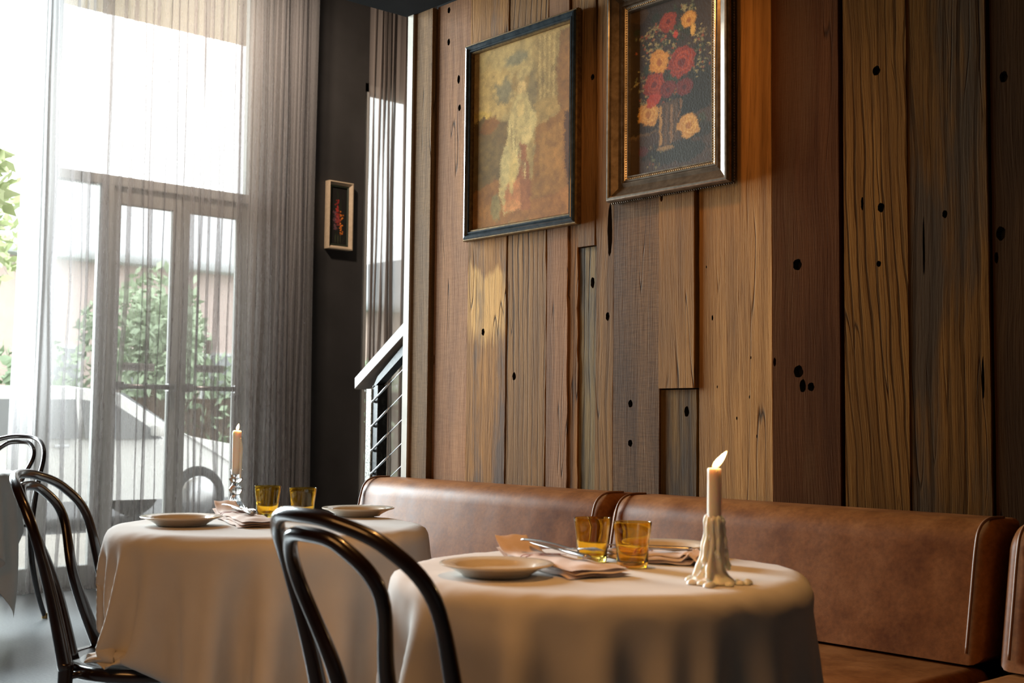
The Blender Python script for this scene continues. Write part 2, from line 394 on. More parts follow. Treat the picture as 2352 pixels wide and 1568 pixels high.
# wall with the shopfront: dark masonry around the openings
WX = -7.2
win_wall = structure('wall_window', MAT['dark_wall'], boxes([
    (WX-.18, WX, 4.125, 4.955, 0, 4.25), (WX-.18, WX, 6.3, 6.9, 0, 4.25), (WX-.18, WX, -4.2, .98, 0, 4.25),  # last box: unseen bay closed off to cut daylight on the planks
    (WX-.18, WX, .98, 4.125, 3.95, 4.25), (WX-.18, WX, 4.955, 6.3, 3.40, 4.25)]))
structure('wall_far', MAT['dark_wall'], box(-7.4, 3.2, 6.7, 6.9, 0, 4.25))
structure('wall_near', MAT['dark_wall'], box(-7.4, 3.2, -4.3, -4.2, 0, 4.25))
structure('wall_right', MAT['dark_wall'], box(3.1, 3.2, -4.2, 6.9, 0, 4.25))
structure('ceiling_high', MAT['ceiling'], box(-7.4, 3.2, -4.2, 6.9, 4.25, 4.3))
structure('ceiling', MAT['ceiling'], boxes([(-3.775, 3.1, -4.2, 2.79, 2.545, 2.75), (-3.775, 3.1, 2.93, 3.1, 2.545, 2.75)]))

# ------------------------------------------------------------------ plank wall
W = structure('wall_planked', MAT['backing'], box(-3.765, 3.1, 2.83, 2.94, 0, 2.545))
def plank(x0, x1, z0, z1, yf, m, wav=.0015, holes=(), seed=0, name='plank', thick=.03, wl=None, wr=None):
    """board with uneven edges and real bolt holes; front face at yf"""
    r = np.random.default_rng(seed+100); n = max(2, int((z1-z0)/.045)); zs = np.linspace(z0, z1, n+1)
    def edge(w):
        e = np.cumsum(r.normal(0, 1, n+1)); e -= np.linspace(e[0], e[-1], n+1); e /= (np.abs(e).max()+1e-6); return e*w + r.normal(0, .25*w, n+1)
    el = edge(wl if wl is not None else wav); er = edge(wr if wr is not None else wav)
    outline = [(x0+el[i], zs[i]) for i in range(n+1)] + [(x1+er[i], zs[i]) for i in range(n, -1, -1)]
    out_v = [Vector(p) for p in outline]; no = len(outline)
    loops = []
    for (hx, hz, rx, rz) in holes:
        k = 14; ph = rnd.uniform(0, 6)
        loops.append([Vector((hx+rx*math.cos(2*PI*i/k)*(1+.10*math.sin(3*i+ph)), hz+rz*math.sin(2*PI*i/k)*(1+.08*math.cos(2*i+ph)))) for i in range(k)])
    pts = out_v[:]; edges = [(i, (i+1) % no) for i in range(no)]
    for lp in loops:
        s = len(pts); pts += lp; edges += [(s+i, s+(i+1) % len(lp)) for i in range(len(lp))]
    if loops:
        V2, E2, F2, _a, _b, _c = geometry.delaunay_2d_cdt(pts, edges, [], 1, 1e-7)
        def inside(p, lp):
            c = False; j = len(lp)-1
            for i in range(len(lp)):
                if (lp[i].y > p.y) != (lp[j].y > p.y) and p.x < (lp[j].x-lp[i].x)*(p.y-lp[i].y)/(lp[j].y-lp[i].y)+lp[i].x: c = not c
                j = i
            return c
        F = []
        for f in F2:
            c = Vector((0, 0))
            for i in f: c += Vector(V2[i])
            c /= len(f)
            if not any(inside(c, lp) for lp in loops): F.append(tuple(f))
        front = [(p[0], yf, p[1]) for p in V2]
    else:
        front = [(p[0], yf, p[1]) for p in pts]
        F = [(i, i+1, no-2-i, no-1-i) for i in range(n)]
    vs = list(front); fs = [tuple(f) for f in F]
    s = len(vs)   # chamfer and sides
    cx = (x0+x1)/2
    vs += [(p[0], yf, p[1]) for p in outline]
    vs += [(p[0]+(.0015 if p[0] > cx else -.0015), yf+.003, p[1]) for p in outline]
    vs += [(p[0]+(.0015 if p[0] > cx else -.0015), yf+thick, p[1]) for p in outline]
    for a, b in ((s, s+no), (s+no, s+2*no)):
        for i in range(no):
            j = (i+1) % no; fs.append((a+i, a+j, b+j, b+i))
    for lp in loops:
        s = len(vs); k = len(lp)
        vs += [(p.x, yf, p.y) for p in lp] + [(p.x, yf+.024, p.y) for p in lp]
        for i in range(k): j = (i+1) % k; fs.append((s+i, s+k+i, s+k+j, s+j))
        fs.append(tuple(s+k+i for i in range(k)))
    bm = bmesh.new(); bv = [bm.verts.new(v) for v in vs]
    for f in fs:
        try: bm.faces.new([bv[i] for i in f])
        except ValueError: pass
    bmesh.ops.remove_doubles(bm, verts=bm.verts[:], dist=1e-5)
    me = from_bm(bm)
    me.materials.append(m); me.materials.append(MAT['backing'])
    for p in me.polygons:
        c = p.center
        if loops and c.y > yf+.006 and (x0+.008 < c.x < x1-.008) and (z0+.01 < c.z < z1-.01): p.material_index = 1
    o = bpy.data.objects.new(name, me); COL.objects.link(o); o.parent = W; return o
Z1 = 2.545
wm = dict(
    a=wood('board_grey_brown', (.24, .165, .125), (.150, .102, .078), 1, 0, saw=.5, fine=.3),
    b=wood('board_rose_brown', (.34, .205, .165), (.22, .125, .100), 2, 0, saw=.35, fine=.3),
    c=wood('board_golden', (.36, .205, .10), (.19, .105, .055), 3, .25, 60., gold=(-3.395, -3.19, 1.30, 1.53, (.72, .40, .13)), fine=.8, stain=(.11, .09, .08), stain_amt=.05),
    d=wood('board_lined_tan', (.29, .18, .105), (.19, .115, .068), 4, .9, 75., fine=.6),
    e=wood('board_rose_narrow', (.28, .172, .14), (.19, .115, .095), 5, 0, saw=.25, fine=.3),
    f1=wood('board_orange_edge', (.28, .145, .06), (.10, .05, .022), 6, .5, 40., fine=.8),
    f2=wood('board_bark_grey', (.26, .21, .145), (.075, .062, .05), 7, .8, 70., stain=(.075, .08, .08), stain_amt=.3, fine=.9),
    f3=wood('board_weathered_tan', (.25, .155, .085), (.14, .085, .048), 8, .45, 50., fine=.8),
    g=wood('board_slate_brown', (.165, .105, .075), (.095, .060, .045), 9, 0, saw=.8, fine=.35),
    h1=wood('board_tan_planed', (.29, .175, .09), (.175, .105, .058), 10, 0, fine=.45),
    h2=wood('board_dark_olive', (.17, .115, .06), (.075, .050, .03), 11, .4, 45., fine=.6, stain=(.05, .042, .035), stain_amt=.15),
    i=wood('board_honey_wide', (.36, .22, .115), (.23, .135, .068), 12, .12, 30., fine=.6),
    j=wood('board_red_brown', (.082, .038, .022), (.052, .023, .013), 13, 0, saw=.2, fine=.25, stain=(.085, .038, .014), stain_amt=.1, spec=.02, rough=.85),
    k=wood('board_lined_amber', (.145, .078, .030), (.082, .042, .016), 14, .75, 74., fine=.55, tilt=.05, spec=.02, rough=.85),
    l=wood('board_amber_split', (.125, .066, .025), (.050, .028, .013), 15, .6, 46., fine=.8, stain=(.04, .030, .020), stain_amt=.15, spec=.02, rough=.85),
    m=wood('board_umber', (.042, .024, .014), (.026, .015, .010), 16, .1, fine=.3, spec=.02, rough=.85),
)
plank(-3.730, -3.622, 0, Z1, 2.790, wm['a'], .0008, seed=1)
plank(-3.605, -3.4095, 0, Z1, 2.803, wm['b'], .0015, [(-3.540, 2.519, .008, .012), (-3.539, 2.398, .008, .013), (-3.477, 2.245, .008, .016), (-3.470, 2.138, .008, .012), (-3.600, 1.22, .006, .02)], seed=2)
plank(-3.4015, -3.196, 0, Z1, 2.797, wm['c'], .002, [(-3.314, 1.308, .008, .013)], seed=3)
plank(-3.189, -2.9965, 0, Z1, 2.799, wm['d'], .003, [(-3.150, 1.149, .009, .014)], seed=4, wr=.004)
plank(-2.9895, -2.8935, 0, Z1, 2.799, wm['e'], .002, seed=5, wr=.004)
plank(-2.884, -2.846, 0, Z1, 2.803, wm['f1'], .002, seed=6, wr=.006)
plank(-2.843, -2.765, 0, 1.558, 2.808, wm['f2'], .002, [(-2.785, 1.442, .009, .018)], seed=7, wr=.008)
plank(-2.843, -2.767, 1.561, Z1, 2.797, wm['f3'], .001, [(-2.780, 2.109, .008, .010)], seed=8)
plank(-2.758, -2.684, 0, Z1, 2.797, wm['f3'], .002, [(-2.707, 1.328, .008, .014), (-2.699, 1.60, .010, .085)], seed=9, wl=.003)
plank(-2.679, -2.489, 0, Z1, 2.795, wm['g'], .001, [(-2.606, 1.053, .009, .012), (-2.606, .932, .009, .011)], seed=10)
plank(-2.487, -2.350, 1.098, Z1, 2.790, wm['h1'], .0008, [(-2.477, 1.673, .006, .010)], seed=11)
plank(-2.487, -2.350, 0, 1.094, 2.802, wm['h2'], .001, [(-2.387, 1.029, .009, .016)], seed=12)
plank(-2.337, -2.078, 0, Z1, 2.799, wm['i'], .0012, [(-2.288, 1.30, .003, .008), (-2.27, 1.10, .002, .004), (-2.155, 1.07, .002, .005), (-2.20, 1.01, .0025, .005), (-2.13, .96, .002, .005), (-2.31, 1.45, .002, .004), (-2.25, .90, .002, .005), (-2.15, 1.18, .002, .004)], seed=13)
plank(-2.072, -1.858, 0, Z1, 2.795, wm['j'], .0008, [(-1.990, 1.428, .014, .016), (-1.988, 1.137, .015, .017), (-1.9745, 1.098, .010, .018), (-1.948, 1.095, .0105, .012), (-2.066, 1.165, .005, .012)], seed=14)
plank(-1.843, -1.659, 0, Z1, 2.797, wm['k'], .0012, [(-1.743, 1.913, .011, .013), (-1.733, 1.553, .010, .0125), (-1.741, 1.408, .007, .008), (-1.788, 1.570, .004, .018)], seed=15)
plank(-1.656, -1.447, 0, Z1, 2.799, wm['l'], .0015, [(-1.557, 1.515, .007, .010), (-1.464, 1.107, .0035, .052), (-1.615, 1.44, .003, .075)], seed=16)
plank(-1.436, -1.268, 0, Z1, 2.803, wm['m'], .0015, [(-1.403, 1.828, .010, .014), (-1.416, 1.452, .012, .017), (-1.428, 1.395, .005, .014)], seed=17)
xs = -1.26; kk = 0
for wdt, key in ((.19, 'g'), (.13, 'j'), (.21, 'l'), (.16, 'm'), (.2, 'k'), (.12, 'e'), (.19, 'j'), (.22, 'i'), (.15, 'g'), (.2, 'm'), (.2, 'l')):
    plank(xs, xs+wdt-.006, 0, Z1, 2.795+rnd.uniform(0, .008), wm[key], .0015, seed=30+kk); xs += wdt; kk += 1
structure('trim_1', MAT['cream'], box(-3.765, -3.732, 2.782, 2.94, 0, Z1))

# ------------------------------------------------------------------ shopfront: frame, doors, glass
def win_part(name, lst, parent, m='frame_paint'): return obj(name, boxes(lst, .003, 1), MAT[m], parent)
w1 = structure('window_1')
win_part('frame', [(WX-.12, WX-.02, 2.705, 2.785, 0, 3.95), (WX-.12, WX-.02, .98, 1.06, 0, 3.95),
                   (WX-.12, WX-.02, 4.06, 4.125, 0, 3.95), (WX-.12, WX-.02, .98, 4.125, 3.88, 3.95), (WX-.115, WX-.025, .98, 3.13, 0, .12)], w1)
win_part('transom', [(WX-.12, WX-.02, 2.785, 4.06, 2.415, 2.475)], w1)
for y0, y1, z0, z1 in ((1.06, 2.705, .12, 3.88), (2.785, 3.075, .12, 2.415), (2.785, 4.06, 2.475, 3.88)):
    obj('pane', box(WX-.075, WX-.07, y0, y1, z0, z1), MAT['pane'], w1)
win_part('jamb', [(WX-.12, WX-.02, 3.065, 3.135, 0, 2.415)], w1)
d1 = structure('door_1')
def leaf(y0, y1):
    win_part('door_stile', [(WX-.10, WX-.05, y0, y0+.055, .01, 2.41)], d1); win_part('door_stile', [(WX-.10, WX-.05, y1-.055, y1, .01, 2.41)], d1)
    win_part('door_rail', [(WX-.10, WX-.05, y0+.055, y1-.055, 2.31, 2.41)], d1); win_part('door_rail', [(WX-.10, WX-.05, y0+.055, y1-.055, .01, .17)], d1)
    obj('pane', box(WX-.078, WX-.072, y0+.055, y1-.055, .17, 2.31), MAT['pane'], d1)
    obj('push_bar', join(tube([(WX-.005, y0+.05, 1.19), (WX-.005, y1-.05, 1.19)], .016, 10), box(WX-.05, WX+.005, y0+.03, y0+.08, 1.165, 1.215), box(WX-.05, WX+.005, y1-.08, y1-.03, 1.165, 1.215)), MAT['alu'], d1)
leaf(3.14, 3.595); leaf(3.60, 4.055)
w2 = structure('window_2')
win_part('frame', [(WX-.12, WX-.02, 4.955, 5.01, 0, 3.4), (WX-.12, WX-.02, 6.24, 6.3, 0, 3.4), (WX-.12, WX-.02, 4.955, 6.3, 3.34, 3.4), (WX-.12, WX-.02, 4.955, 6.3, 0, .12), (WX-.12, WX-.02, 5.01, 6.24, 1.15, 1.2)], w2)
obj('pane', box(WX-.075, WX-.07, 5.01, 6.24, .12, 3.34), MAT['pane'], w2)
# door notices
white_film = simple('frosted_white_film', (.70, .74, .74), .5); grey_ink = simple('grey_letter_film', (.20, .21, .22), .6)
for yc, zc in ((3.344, 1.313), (3.827, 1.318)):
    s = thing('exit_sticker', 'pale sticker reading EMERGENCY EXIT on the %s door leaf' % ('left' if yc < 3.5 else 'right'), 'sticker', (WX-.068, yc, zc), 0)
    obj('backing', box(-.002, 0, -.105, .105, -.024, .024), white_film, s)
    c = bpy.data.curves.new('lettering', 'FONT'); c.body = 'EMERGENCY EXIT'; c.size = .0275; c.align_x = 'CENTER'; c.align_y = 'CENTER'; c.extrude = .0004
    t = bpy.data.objects.new('lettering', c); COL.objects.link(t); t.parent = s; t.location = (.001, 0, 0); t.rotation_euler = (PI/2, 0, PI/2); t.data.materials.append(grey_ink)
    bpy.context.view_layer.update(); lm = bpy.data.meshes.new_from_object(t.evaluated_get(bpy.context.evaluated_depsgraph_get())); bpy.data.objects.remove(t)
    t = obj('lettering', lm, grey_ink, s); t.location = (.001, 0, 0); t.rotation_euler = (PI/2, 0, PI/2)
tag(obj('paper_notice', box(WX-.070, WX-.068, 3.798, 3.836, 1.415, 1.503), simple('notice_paper', (.85, .86, .86), .7)), 'small white paper notice stuck above the sticker on the right door leaf', 'notice')

# ------------------------------------------------------------------ sheer curtains with folded-back pleats
def curtain(name, X, y0, y1, z0, z1, folds, m, label, seed, drift=.02, nv=46):
    r = np.random.default_rng(seed)
    zs = np.linspace(z0, z1, nv); t = (z1-zs)/(z1-z0)
    def smooth(k, amp):
        q = r.normal(0, amp, k); return np.interp(t, np.linspace(0, 1, k), q)
    rows_y = []; rows_x = []
    cols_y = [np.full(nv, y0) + smooth(6, .006)]; cols_x = [np.zeros(nv)]
    for (yt, yb, w, dens) in folds:
        c = yt + (yb-yt)*np.clip(t, 0, 1) + smooth(8, drift*.35)*t
        ww = 1.5*w*np.clip(1 + smooth(6, .28), .3, 2)
        s = r.choice([-1, 1]); d = r.uniform(.014, .03)
        cols_y += [c-ww*.9, c-ww*.2, c+ww*.42, c+ww*.52, c+ww*.3, c-ww*.35, c-ww*.5, c-ww*.35, c+ww*.2, c+ww*.9]
        cols_x += [np.zeros(nv), np.full(nv, .2*d*s), np.full(nv, .4*d*s), np.full(nv, .55*d*s), np.full(nv, .7*d*s), np.full(nv, .8*d*s), np.full(nv, .95*d*s), np.full(nv, 1.1*d*s), np.full(nv, .9*d*s), np.zeros(nv)]
    cols_y += [np.full(nv, y1)]; cols_x += [np.zeros(nv)]
    Yc = np.array(cols_y); Xc = np.array(cols_x)
    # Catmull-Rom across the width for soft turns
    pts = np.stack([Yc, Xc], -1); sp = []
    n = len(pts)
    for i in range(n-1):
        a, b, c, d = pts[max(i-1, 0)], pts[i], pts[i+1], pts[min(i+2, n-1)]
        for q in (0, .34, .67): sp.append(b+(c-b)*q + .5*q*(1-q)*((1-q)*((c-a)*.5-(c-b)) - q*((d-b)*.5-(c-b))))
    sp.append(pts[-1]); sp = np.array(sp); nu = len(sp)
    wr = np.zeros((nu, nv))
    vs = [(X + sp[i, j, 1] + .012*math.sin(i*.05+j*.11)+wr[i, j]*.35, sp[i, j, 0], zs[j]) for i in range(nu) for j in range(nv)]
    fs = [(i*nv+j, (i+1)*nv+j, (i+1)*nv+j+1, i*nv+j+1) for i in range(nu-1) for j in range(nv-1)]
    o = obj(name, mesh(vs, fs, True), m); tag(o, label, 'curtain'); return o
F1 = [(2.512, 2.50, .022, 1), (2.59, 2.60, .010, 1), (2.622, 2.63, .007, 1), (2.66, 2.69, .014, 1), (2.795, 2.76, .013, 1), (2.832, 2.86, .006, 1), (2.885, 2.90, .007, 1),
      (2.952, 2.97, .027, 1), (3.01, 3.00, .006, 1), (3.087, 3.08, .014, 1), (3.150, 3.12, .014, 1), (3.19, 3.22, .007, 1), (3.252, 3.24, .007, 1), (3.300, 3.27, .014, 1), (3.361, 3.33, .005, 1), (3.405, 3.42, .006, 1),
      (3.470, 3.47, .006, 1), (3.525, 3.545, .019, 1), (3.575, 3.60, .010, 1), (3.621, 3.61, .012, 1), (3.662, 3.66, .008, 1), (3.706, 3.72, .019, 1), (3.76, 3.75, .007, 1), (3.803, 3.79, .010, 1), (3.850, 3.86, .010, 1),
      (3.883, 3.88, .014, 1), (3.93, 3.93, .010, 1), (3.975, 3.97, .022, 1), (4.025, 4.02, .022, 1), (4.07, 4.065, .018, 1), (4.105, 4.10, .016, 1), (4.14, 4.14, .018, 1), (4.175, 4.17, .018, 1),
      (4.21, 4.20, .016, 1), (4.245, 4.235, .018, 1), (4.28, 4.27, .018, 1), (4.315, 4.30, .016, 1), (4.35, 4.335, .016, 1), (4.385, 4.365, .018, 1)]
curtain('sheer_curtain', -7.0, 2.50, 4.43, .012, 4.1, F1, MAT['sheer'], 'long grey sheer curtain with deep pleats drawn across the glass doors', 3, .03)
F2 = [(4.945, 4.93, .02, 1), (4.985, 4.97, .016, 1), (5.02, 5.01, .02, 1), (5.065, 5.05, .018, 1), (5.105, 5.09, .018, 1), (5.14, 5.135, .018, 1), (5.20, 5.21, .018, 1), (5.235, 5.24, .018, 1), (5.29, 5.29, .02, 1), (5.34, 5.34, .018, 1), (5.40, 5.40, .02, 1), (5.47, 5.46, .02, 1)]
curtain('sheer_curtain', -7.08, 4.915, 5.56, .012, 4.1, F2, MAT['sheer2'], 'dense dark grey curtain hanging behind the stair railing', 5, .02)
track = simple('black_curtain_track', (.01, .01, .01), .5)
structure('trim_2', track, box(-7.12, -6.97, -2.3, 5.6, 4.1, 4.14))

# ------------------------------------------------------------------ outside
def ext():
    pav = noisy('pale_paving', (.42, .39, .35), (.52, .49, .45), 6., .8, .1)
    road = noisy('grey_asphalt', (.10, .10, .105), (.15, .15, .155), 40., .9, .2)
    structure('ground_pavement', pav, box(-11.2, -7.38, -14, 26, -.2, -.06))
    structure('ground_road', road, box(-21.5, -11.2, -20, 40, -.3, -.17))
    structure('ground_verge', noisy('verge_grass', (.05, .09, .02), (.10, .16, .04), 8., .9, .2), box(-60, -21.5, -40, 70, -.3, -.10))
    canopy = noisy('beige_soffit_paint', (.80, .66, .50), (.86, .72, .56), 3., .7, .05)
    structure('ceiling_canopy', canopy, box(-9.6, -7.38, -6, 9.0, 4.28, 4.45))
    # parked car, nose to +Y
    body_m = simple('white_car_paint', (.80, .79, .76), .25, 0, .6); gl = simple('hazed_car_glass', (.22, .23, .24), .08, 0, .3)  # glass grey lightened, glare haze mixed into its colour
    tyre = simple('car_tyre', (.02, .02, .02), .7); rim = simple('alloy_rim', (.5, .5, .5), .3, 1.)
    car = thing('parked_car', 'white estate car parked in the street outside the curtained doors', 'car', (-13.4, 5.1, -.17))
    side = [(-2.25, .32), (-2.28, .75), (-2.18, .98), (-1.9, 1.36), (-1.55, 1.46), (.0, 1.50), (.55, 1.44), (1.05, 1.12), (1.32, .98), (2.0, .86), (2.24, .72), (2.28, .42), (2.2, .30)]
    def loft(prof, hw, inset):
        bm = bmesh.new(); secs = []
        for s in (-1, -.94, -.6, .6, .94, 1):
            e = 1 if abs(s) < .95 else .985
            secs.append([bm.verts.new((s*hw*(1-inset*max(0, (z-.9))/.6), y*e, z if abs(s) < .95 else z*.985+.005)) for y, z in prof])
        n = len(prof)
        for a, b in zip(secs[:-1], secs[1:]):
            for i in range(n): j = (i+1) % n; bm.faces.new((a[i], b[i], b[j], a[j]))
        bm.faces.new(secs[0]); bm.faces.new(secs[-1][::-1]); return from_bm(bm, angle=38)
    obj('body', loft(side, .88, .22), body_m, car)
    def glassplate(prof, hw, side_):
        lst = []
        bm = bmesh.new()
        for s in (side_,):
            vv = [bm.verts.new((s*(hw*(1-.22*max(0, (z-.9))/.6)+.004), y, z)) for y, z in prof]; ww = [bm.verts.new((s*(hw*(1-.22*max(0, (z-.9))/.6)-.01), y, z)) for y, z in prof]
            bm.faces.new(vv); bm.faces.new(ww[::-1])
            for i in range(len(prof)): j = (i+1) % len(prof); bm.faces.new((vv[i], ww[i], ww[j], vv[j]))
        return from_bm(bm)
    for s_ in (-1, 1): obj('window', glassplate([(-1.85, .98), (-1.66, 1.28), (-.95, 1.34), (-.95, .96)], .88, s_), gl, car)
    for s_ in (-1, 1): obj('window', glassplate([(-.89, .96), (-.89, 1.345), (.05, 1.36), (.05, .95)], .88, s_), gl, car)
    for s_ in (-1, 1): obj('window', glassplate([(.11, .95), (.11, 1.36), (.48, 1.31), (.90, 1.03), (.97, .95)], .88, s_), gl, car)
    ws = [(-.62, .60, 1.435), (.62, .60, 1.435), (.74, 1.10, 1.09), (-.74, 1.10, 1.09)]
    obj('windscreen', mesh([(x, y+.012, z+.012) for x, y, z in ws]+[(x, y-.02, z-.02) for x, y, z in ws], [(0, 1, 2, 3), (7, 6, 5, 4), (0, 4, 5, 1), (1, 5, 6, 2), (2, 6, 7, 3), (3, 7, 4, 0)]), gl, car)
    for s in (-1, 1):
        for y in (-1.45, 1.4):
            wh = lathe([(.0, -.1), (.26, -.1), (.315, -.08), (.33, 0), (.315, .08), (.26, .1), (.24, .09), (0, .075)], 28)
            moved(wh, Matrix.Translation((s*.80, y, .33)) @ Matrix.Rotation(s*PI/2, 4, 'Y')); w = obj('wheel', wh, tyre, car)
            h = lathe([(0, .0), (.22, .0), (.2, .02), (.06, .03), (0, .03)], 20); moved(h, Matrix.Translation((s*.885, y, .33)) @ Matrix.Rotation(s*PI/2, 4, 'Y')); obj('hub', h, rim, w)
        obj('headlamp', box(min(s*.5, s*.84), max(s*.5, s*.84), 2.12, 2.27, .60, .74, .03), simple('lamp_lens', (.7, .7, .7), .1), car)
        obj('door_handle', box(s*.885-.012, s*.885+.012, -.22, -.06, .86, .89, .005, 1), rim, car)
    obj('wing_mirror', box(.86, 1.02, .82, .95, .98, 1.10, .02), body_m, car)
    # houses and greenery across the street
    def house(y0, y1, x, h, colour, roof, label):
        hs = thing('house', label, 'house', (x, (y0+y1)/2, -.1)); hw = (y1-y0)/2
        obj('wall', box(-6, 0, -hw, hw, 0, h), noisy('house_render', tuple(c*.9 for c in colour), colour, 2., .8, .1), hs)
        n = 14; prof = [(math.cos(PI*i/n), math.sin(PI*i/n)) for i in range(n+1)]
        vs = []; 
        for xx in (-6.4, .5):
            vs += [(xx, c*(hw+.5), h+s*1.7) for c, s in prof]
        fs = [(i, i+1, n+1+i+1, n+1+i) for i in range(n)] + [tuple(range(n+1))[::-1], tuple(range(n+1, 2*n+2)), (0, n+1, 2*n+1, n)]
        obj('roof', mesh(vs, fs, True), simple('roof_sheet', roof, .7), hs)
        for yy in np.arange(-hw+1.2, hw-.6, 1.9):
            wdw = obj('window', box(-.02, .06, yy-.45, yy+.45, 1.4, 2.7), simple('white_sash', (.6, .6, .6), .6), hs)
            obj('pane', box(.04, .075, yy-.38, yy+.38, 1.47, 2.63), gl, wdw)
    house(7.5, 16.0, -27, 4.6, (.60, .47, .43), (.62, .63, .65), 'brick house with a rounded pale roof seen beyond the car')  # house colour paled to carry the outdoor haze
    house(18.5, 28.0, -29, 4.2, (.45, .34, .29), (.40, .42, .44), 'low brick house half hidden at the far right of the doors')
    leafm = noisy('leaf_green', (.28, .36, .24), (.42, .52, .34), 3., .6, 0); leaf2 = noisy('leaf_yellow_green', (.38, .44, .22), (.56, .62, .36), 3., .6, 0); bark = simple('bark', (.09, .06, .04), .9)  # both leaf greens paled, veiling glare put into the colour
    def foliage(blobs, n, size, seed, m, parent, name='foliage'):
        r = np.random.default_rng(seed); vs = []; fs = []
        for q in range(n):
            bx, by, bz, br = blobs[r.integers(len(blobs))]; d = r.normal(size=3); d /= np.linalg.norm(d); p = np.array([bx, by, bz]) + d*br*r.uniform(.55, 1.0)
            a = r.normal(size=3); a /= np.linalg.norm(a); b = np.cross(a, r.normal(size=3)); b /= np.linalg.norm(b); s = size*r.uniform(.6, 1.3); i = len(vs)
            vs += [p-a*s, p+b*s*.4, p+a*s, p-b*s*.4]; fs.append((i, i+1, i+2, i+3))
        return tag(obj(name, mesh(vs, fs), m, parent), kind='stuff') if parent else obj(name, mesh(vs, fs), m)
    for i, (x, y, h, rr, lab, m) in enumerate(((-11.6, 2.9, 3.4, .9, 'leafy street tree at the far left beyond the curtain edge', leaf2), (-17.5, 4.7, 3.3, 1.5, 'yellow green tree across the street behind the car roof', leaf2), (-20.0, 9.4, 2.4, 1.2, 'round green shrub tree seen through the door glass', leafm))):
        tr = thing('street_tree', lab, 'tree', (x, y, -.17))
        obj('trunk', tube(spline([(0, 0, 0), (.05, .03, h*.4), (-.03, .05, h*.8)]), .09, 10), bark, tr)
        r = np.random.default_rng(i); foliage([(r.normal()*rr*.5, r.normal()*rr*.5, h+r.normal()*rr*.35, rr*.6) for _ in range(9)], 2600, .11, i, m, tr)
    hd = thing('garden_hedge', 'long clipped green hedge along the far side of the street', 'hedge', (-22.6, 12, -.1))
    obj('branches', box(-.35, .35, -10.8, 10.8, 0, 1.5), bark, hd)
    foliage([(0, yy, zz, .62) for yy in np.arange(-11, 11, .6) for zz in (.6, 1.3, 1.9)], 9000, .13, 9, leafm, hd)
    # distant rounded hill
    n = 40; vs = []; fs = []
    for i in range(n):
        for j in range(12):
            a = 2*PI*i/n; q = j/11*PI/2; vs.append((-70+22*math.cos(a)*math.cos(q), 42+34*math.sin(a)*math.cos(q), -2+11*math.sin(q)))
    for i in range(n):
        for j in range(11): k = (i+1) % n; fs.append((i*12+j, k*12+j, k*12+j+1, i*12+j+1))
    structure('ground_hill', noisy('hazy_hill', (.30, .33, .34), (.36, .38, .38), .4, .9, 0), mesh(vs, fs, True))
ext()

# ------------------------------------------------------------------ stair with cable balustrade behind the planked wall
st = thing('staircase', 'timber stair rising behind the end of the planked wall', 'staircase', (0, 0, 0))
tread = wood('stair_timber', (.16, .10, .07), (.08, .05, .035), 21)
for i in range(10):
    obj('tread', box(-3.62+i*.27, -3.33+i*.27, 3.0, 3.95, .14+i*.175, .18+i*.175, .004, 1), tread, st)
obj('stringer', mesh([(-3.70, y, 0) for y in (3.95, 4.0)]+[(-3.45, y, 0) for y in (3.95, 4.0)]+[(-.80, y, 1.75) for y in (3.95, 4.0)]+[(-1.1, y, 1.8) for y in (3.95, 4.0)], [(0, 2, 4, 6), (1, 7, 5, 3), (0, 1, 3, 2), (2, 3, 5, 4), (4, 5, 7, 6), (6, 7, 1, 0)]), MAT['steel_black'], st)
bal = thing('stair_balustrade', 'black steel post with timber handrail and five wire cables beside the planked wall', 'railing', (-4.21, 2.975, 0))
obj('post', box(.005, .045, -.02, .03, 0, 1.14, .002, 1), MAT['steel_black'], bal)
obj('post_flange', box(-.032, .005, -.025, -.012, 0, 1.125, .001, 1), MAT['steel_pale'], bal)
hr = [(-.100, 1.122), (-.102, 1.172), (.40, 1.492), (.40, 1.432)]
bm = bmesh.new(); a = [bm.verts.new((x, -.038, z)) for x, z in hr]; b = [bm.verts.new((x, .04, z)) for x, z in hr]
bm.faces.new(a); bm.faces.new(b[::-1])
for i in range(4): j = (i+1) % 4; bm.faces.new((a[i], b[i], b[j], a[j]))
bmesh.ops.bevel(bm, geom=bm.edges[:], offset=.003, segments=1, affect='EDGES'); obj('handrail', from_bm(bm), MAT['rail'], bal)
obj('rail_bracket', mesh([(-.0, -.02, 1.12), (.0, .02, 1.12), (.40, .02, 1.378), (.40, -.02, 1.378), (.04, -.02, 1.175), (.04, .02, 1.175), (.40, .02, 1.43), (.40, -.02, 1.43)], [(0, 1, 2, 3), (4, 7, 6, 5), (0, 3, 7, 4), (1, 5, 6, 2), (3, 2, 6, 7), (0, 4, 5, 1)]), MAT['steel_black'], bal)
for z in (1.072, .972, .872, .778, .688, .595):
    sl = .62
    cb = obj('cable', tube([(.02, -.028, z), (.44, -.028, z+sl*.42)], .0015, 6), MAT['alu'], bal)
    obj('tensioner', join(tube([(.022, -.028, z+.0015), (.142, -.028, z+.0015+sl*.12)], .0046, 10), moved(lathe([(0, -.009), (.008, -.006), (.009, 0), (.008, .006), (0, .009)], 12), Matrix.Scale(.7, 4) @ Matrix.Translation((.026, -.038, z/.7)))), MAT['alu'], cb)

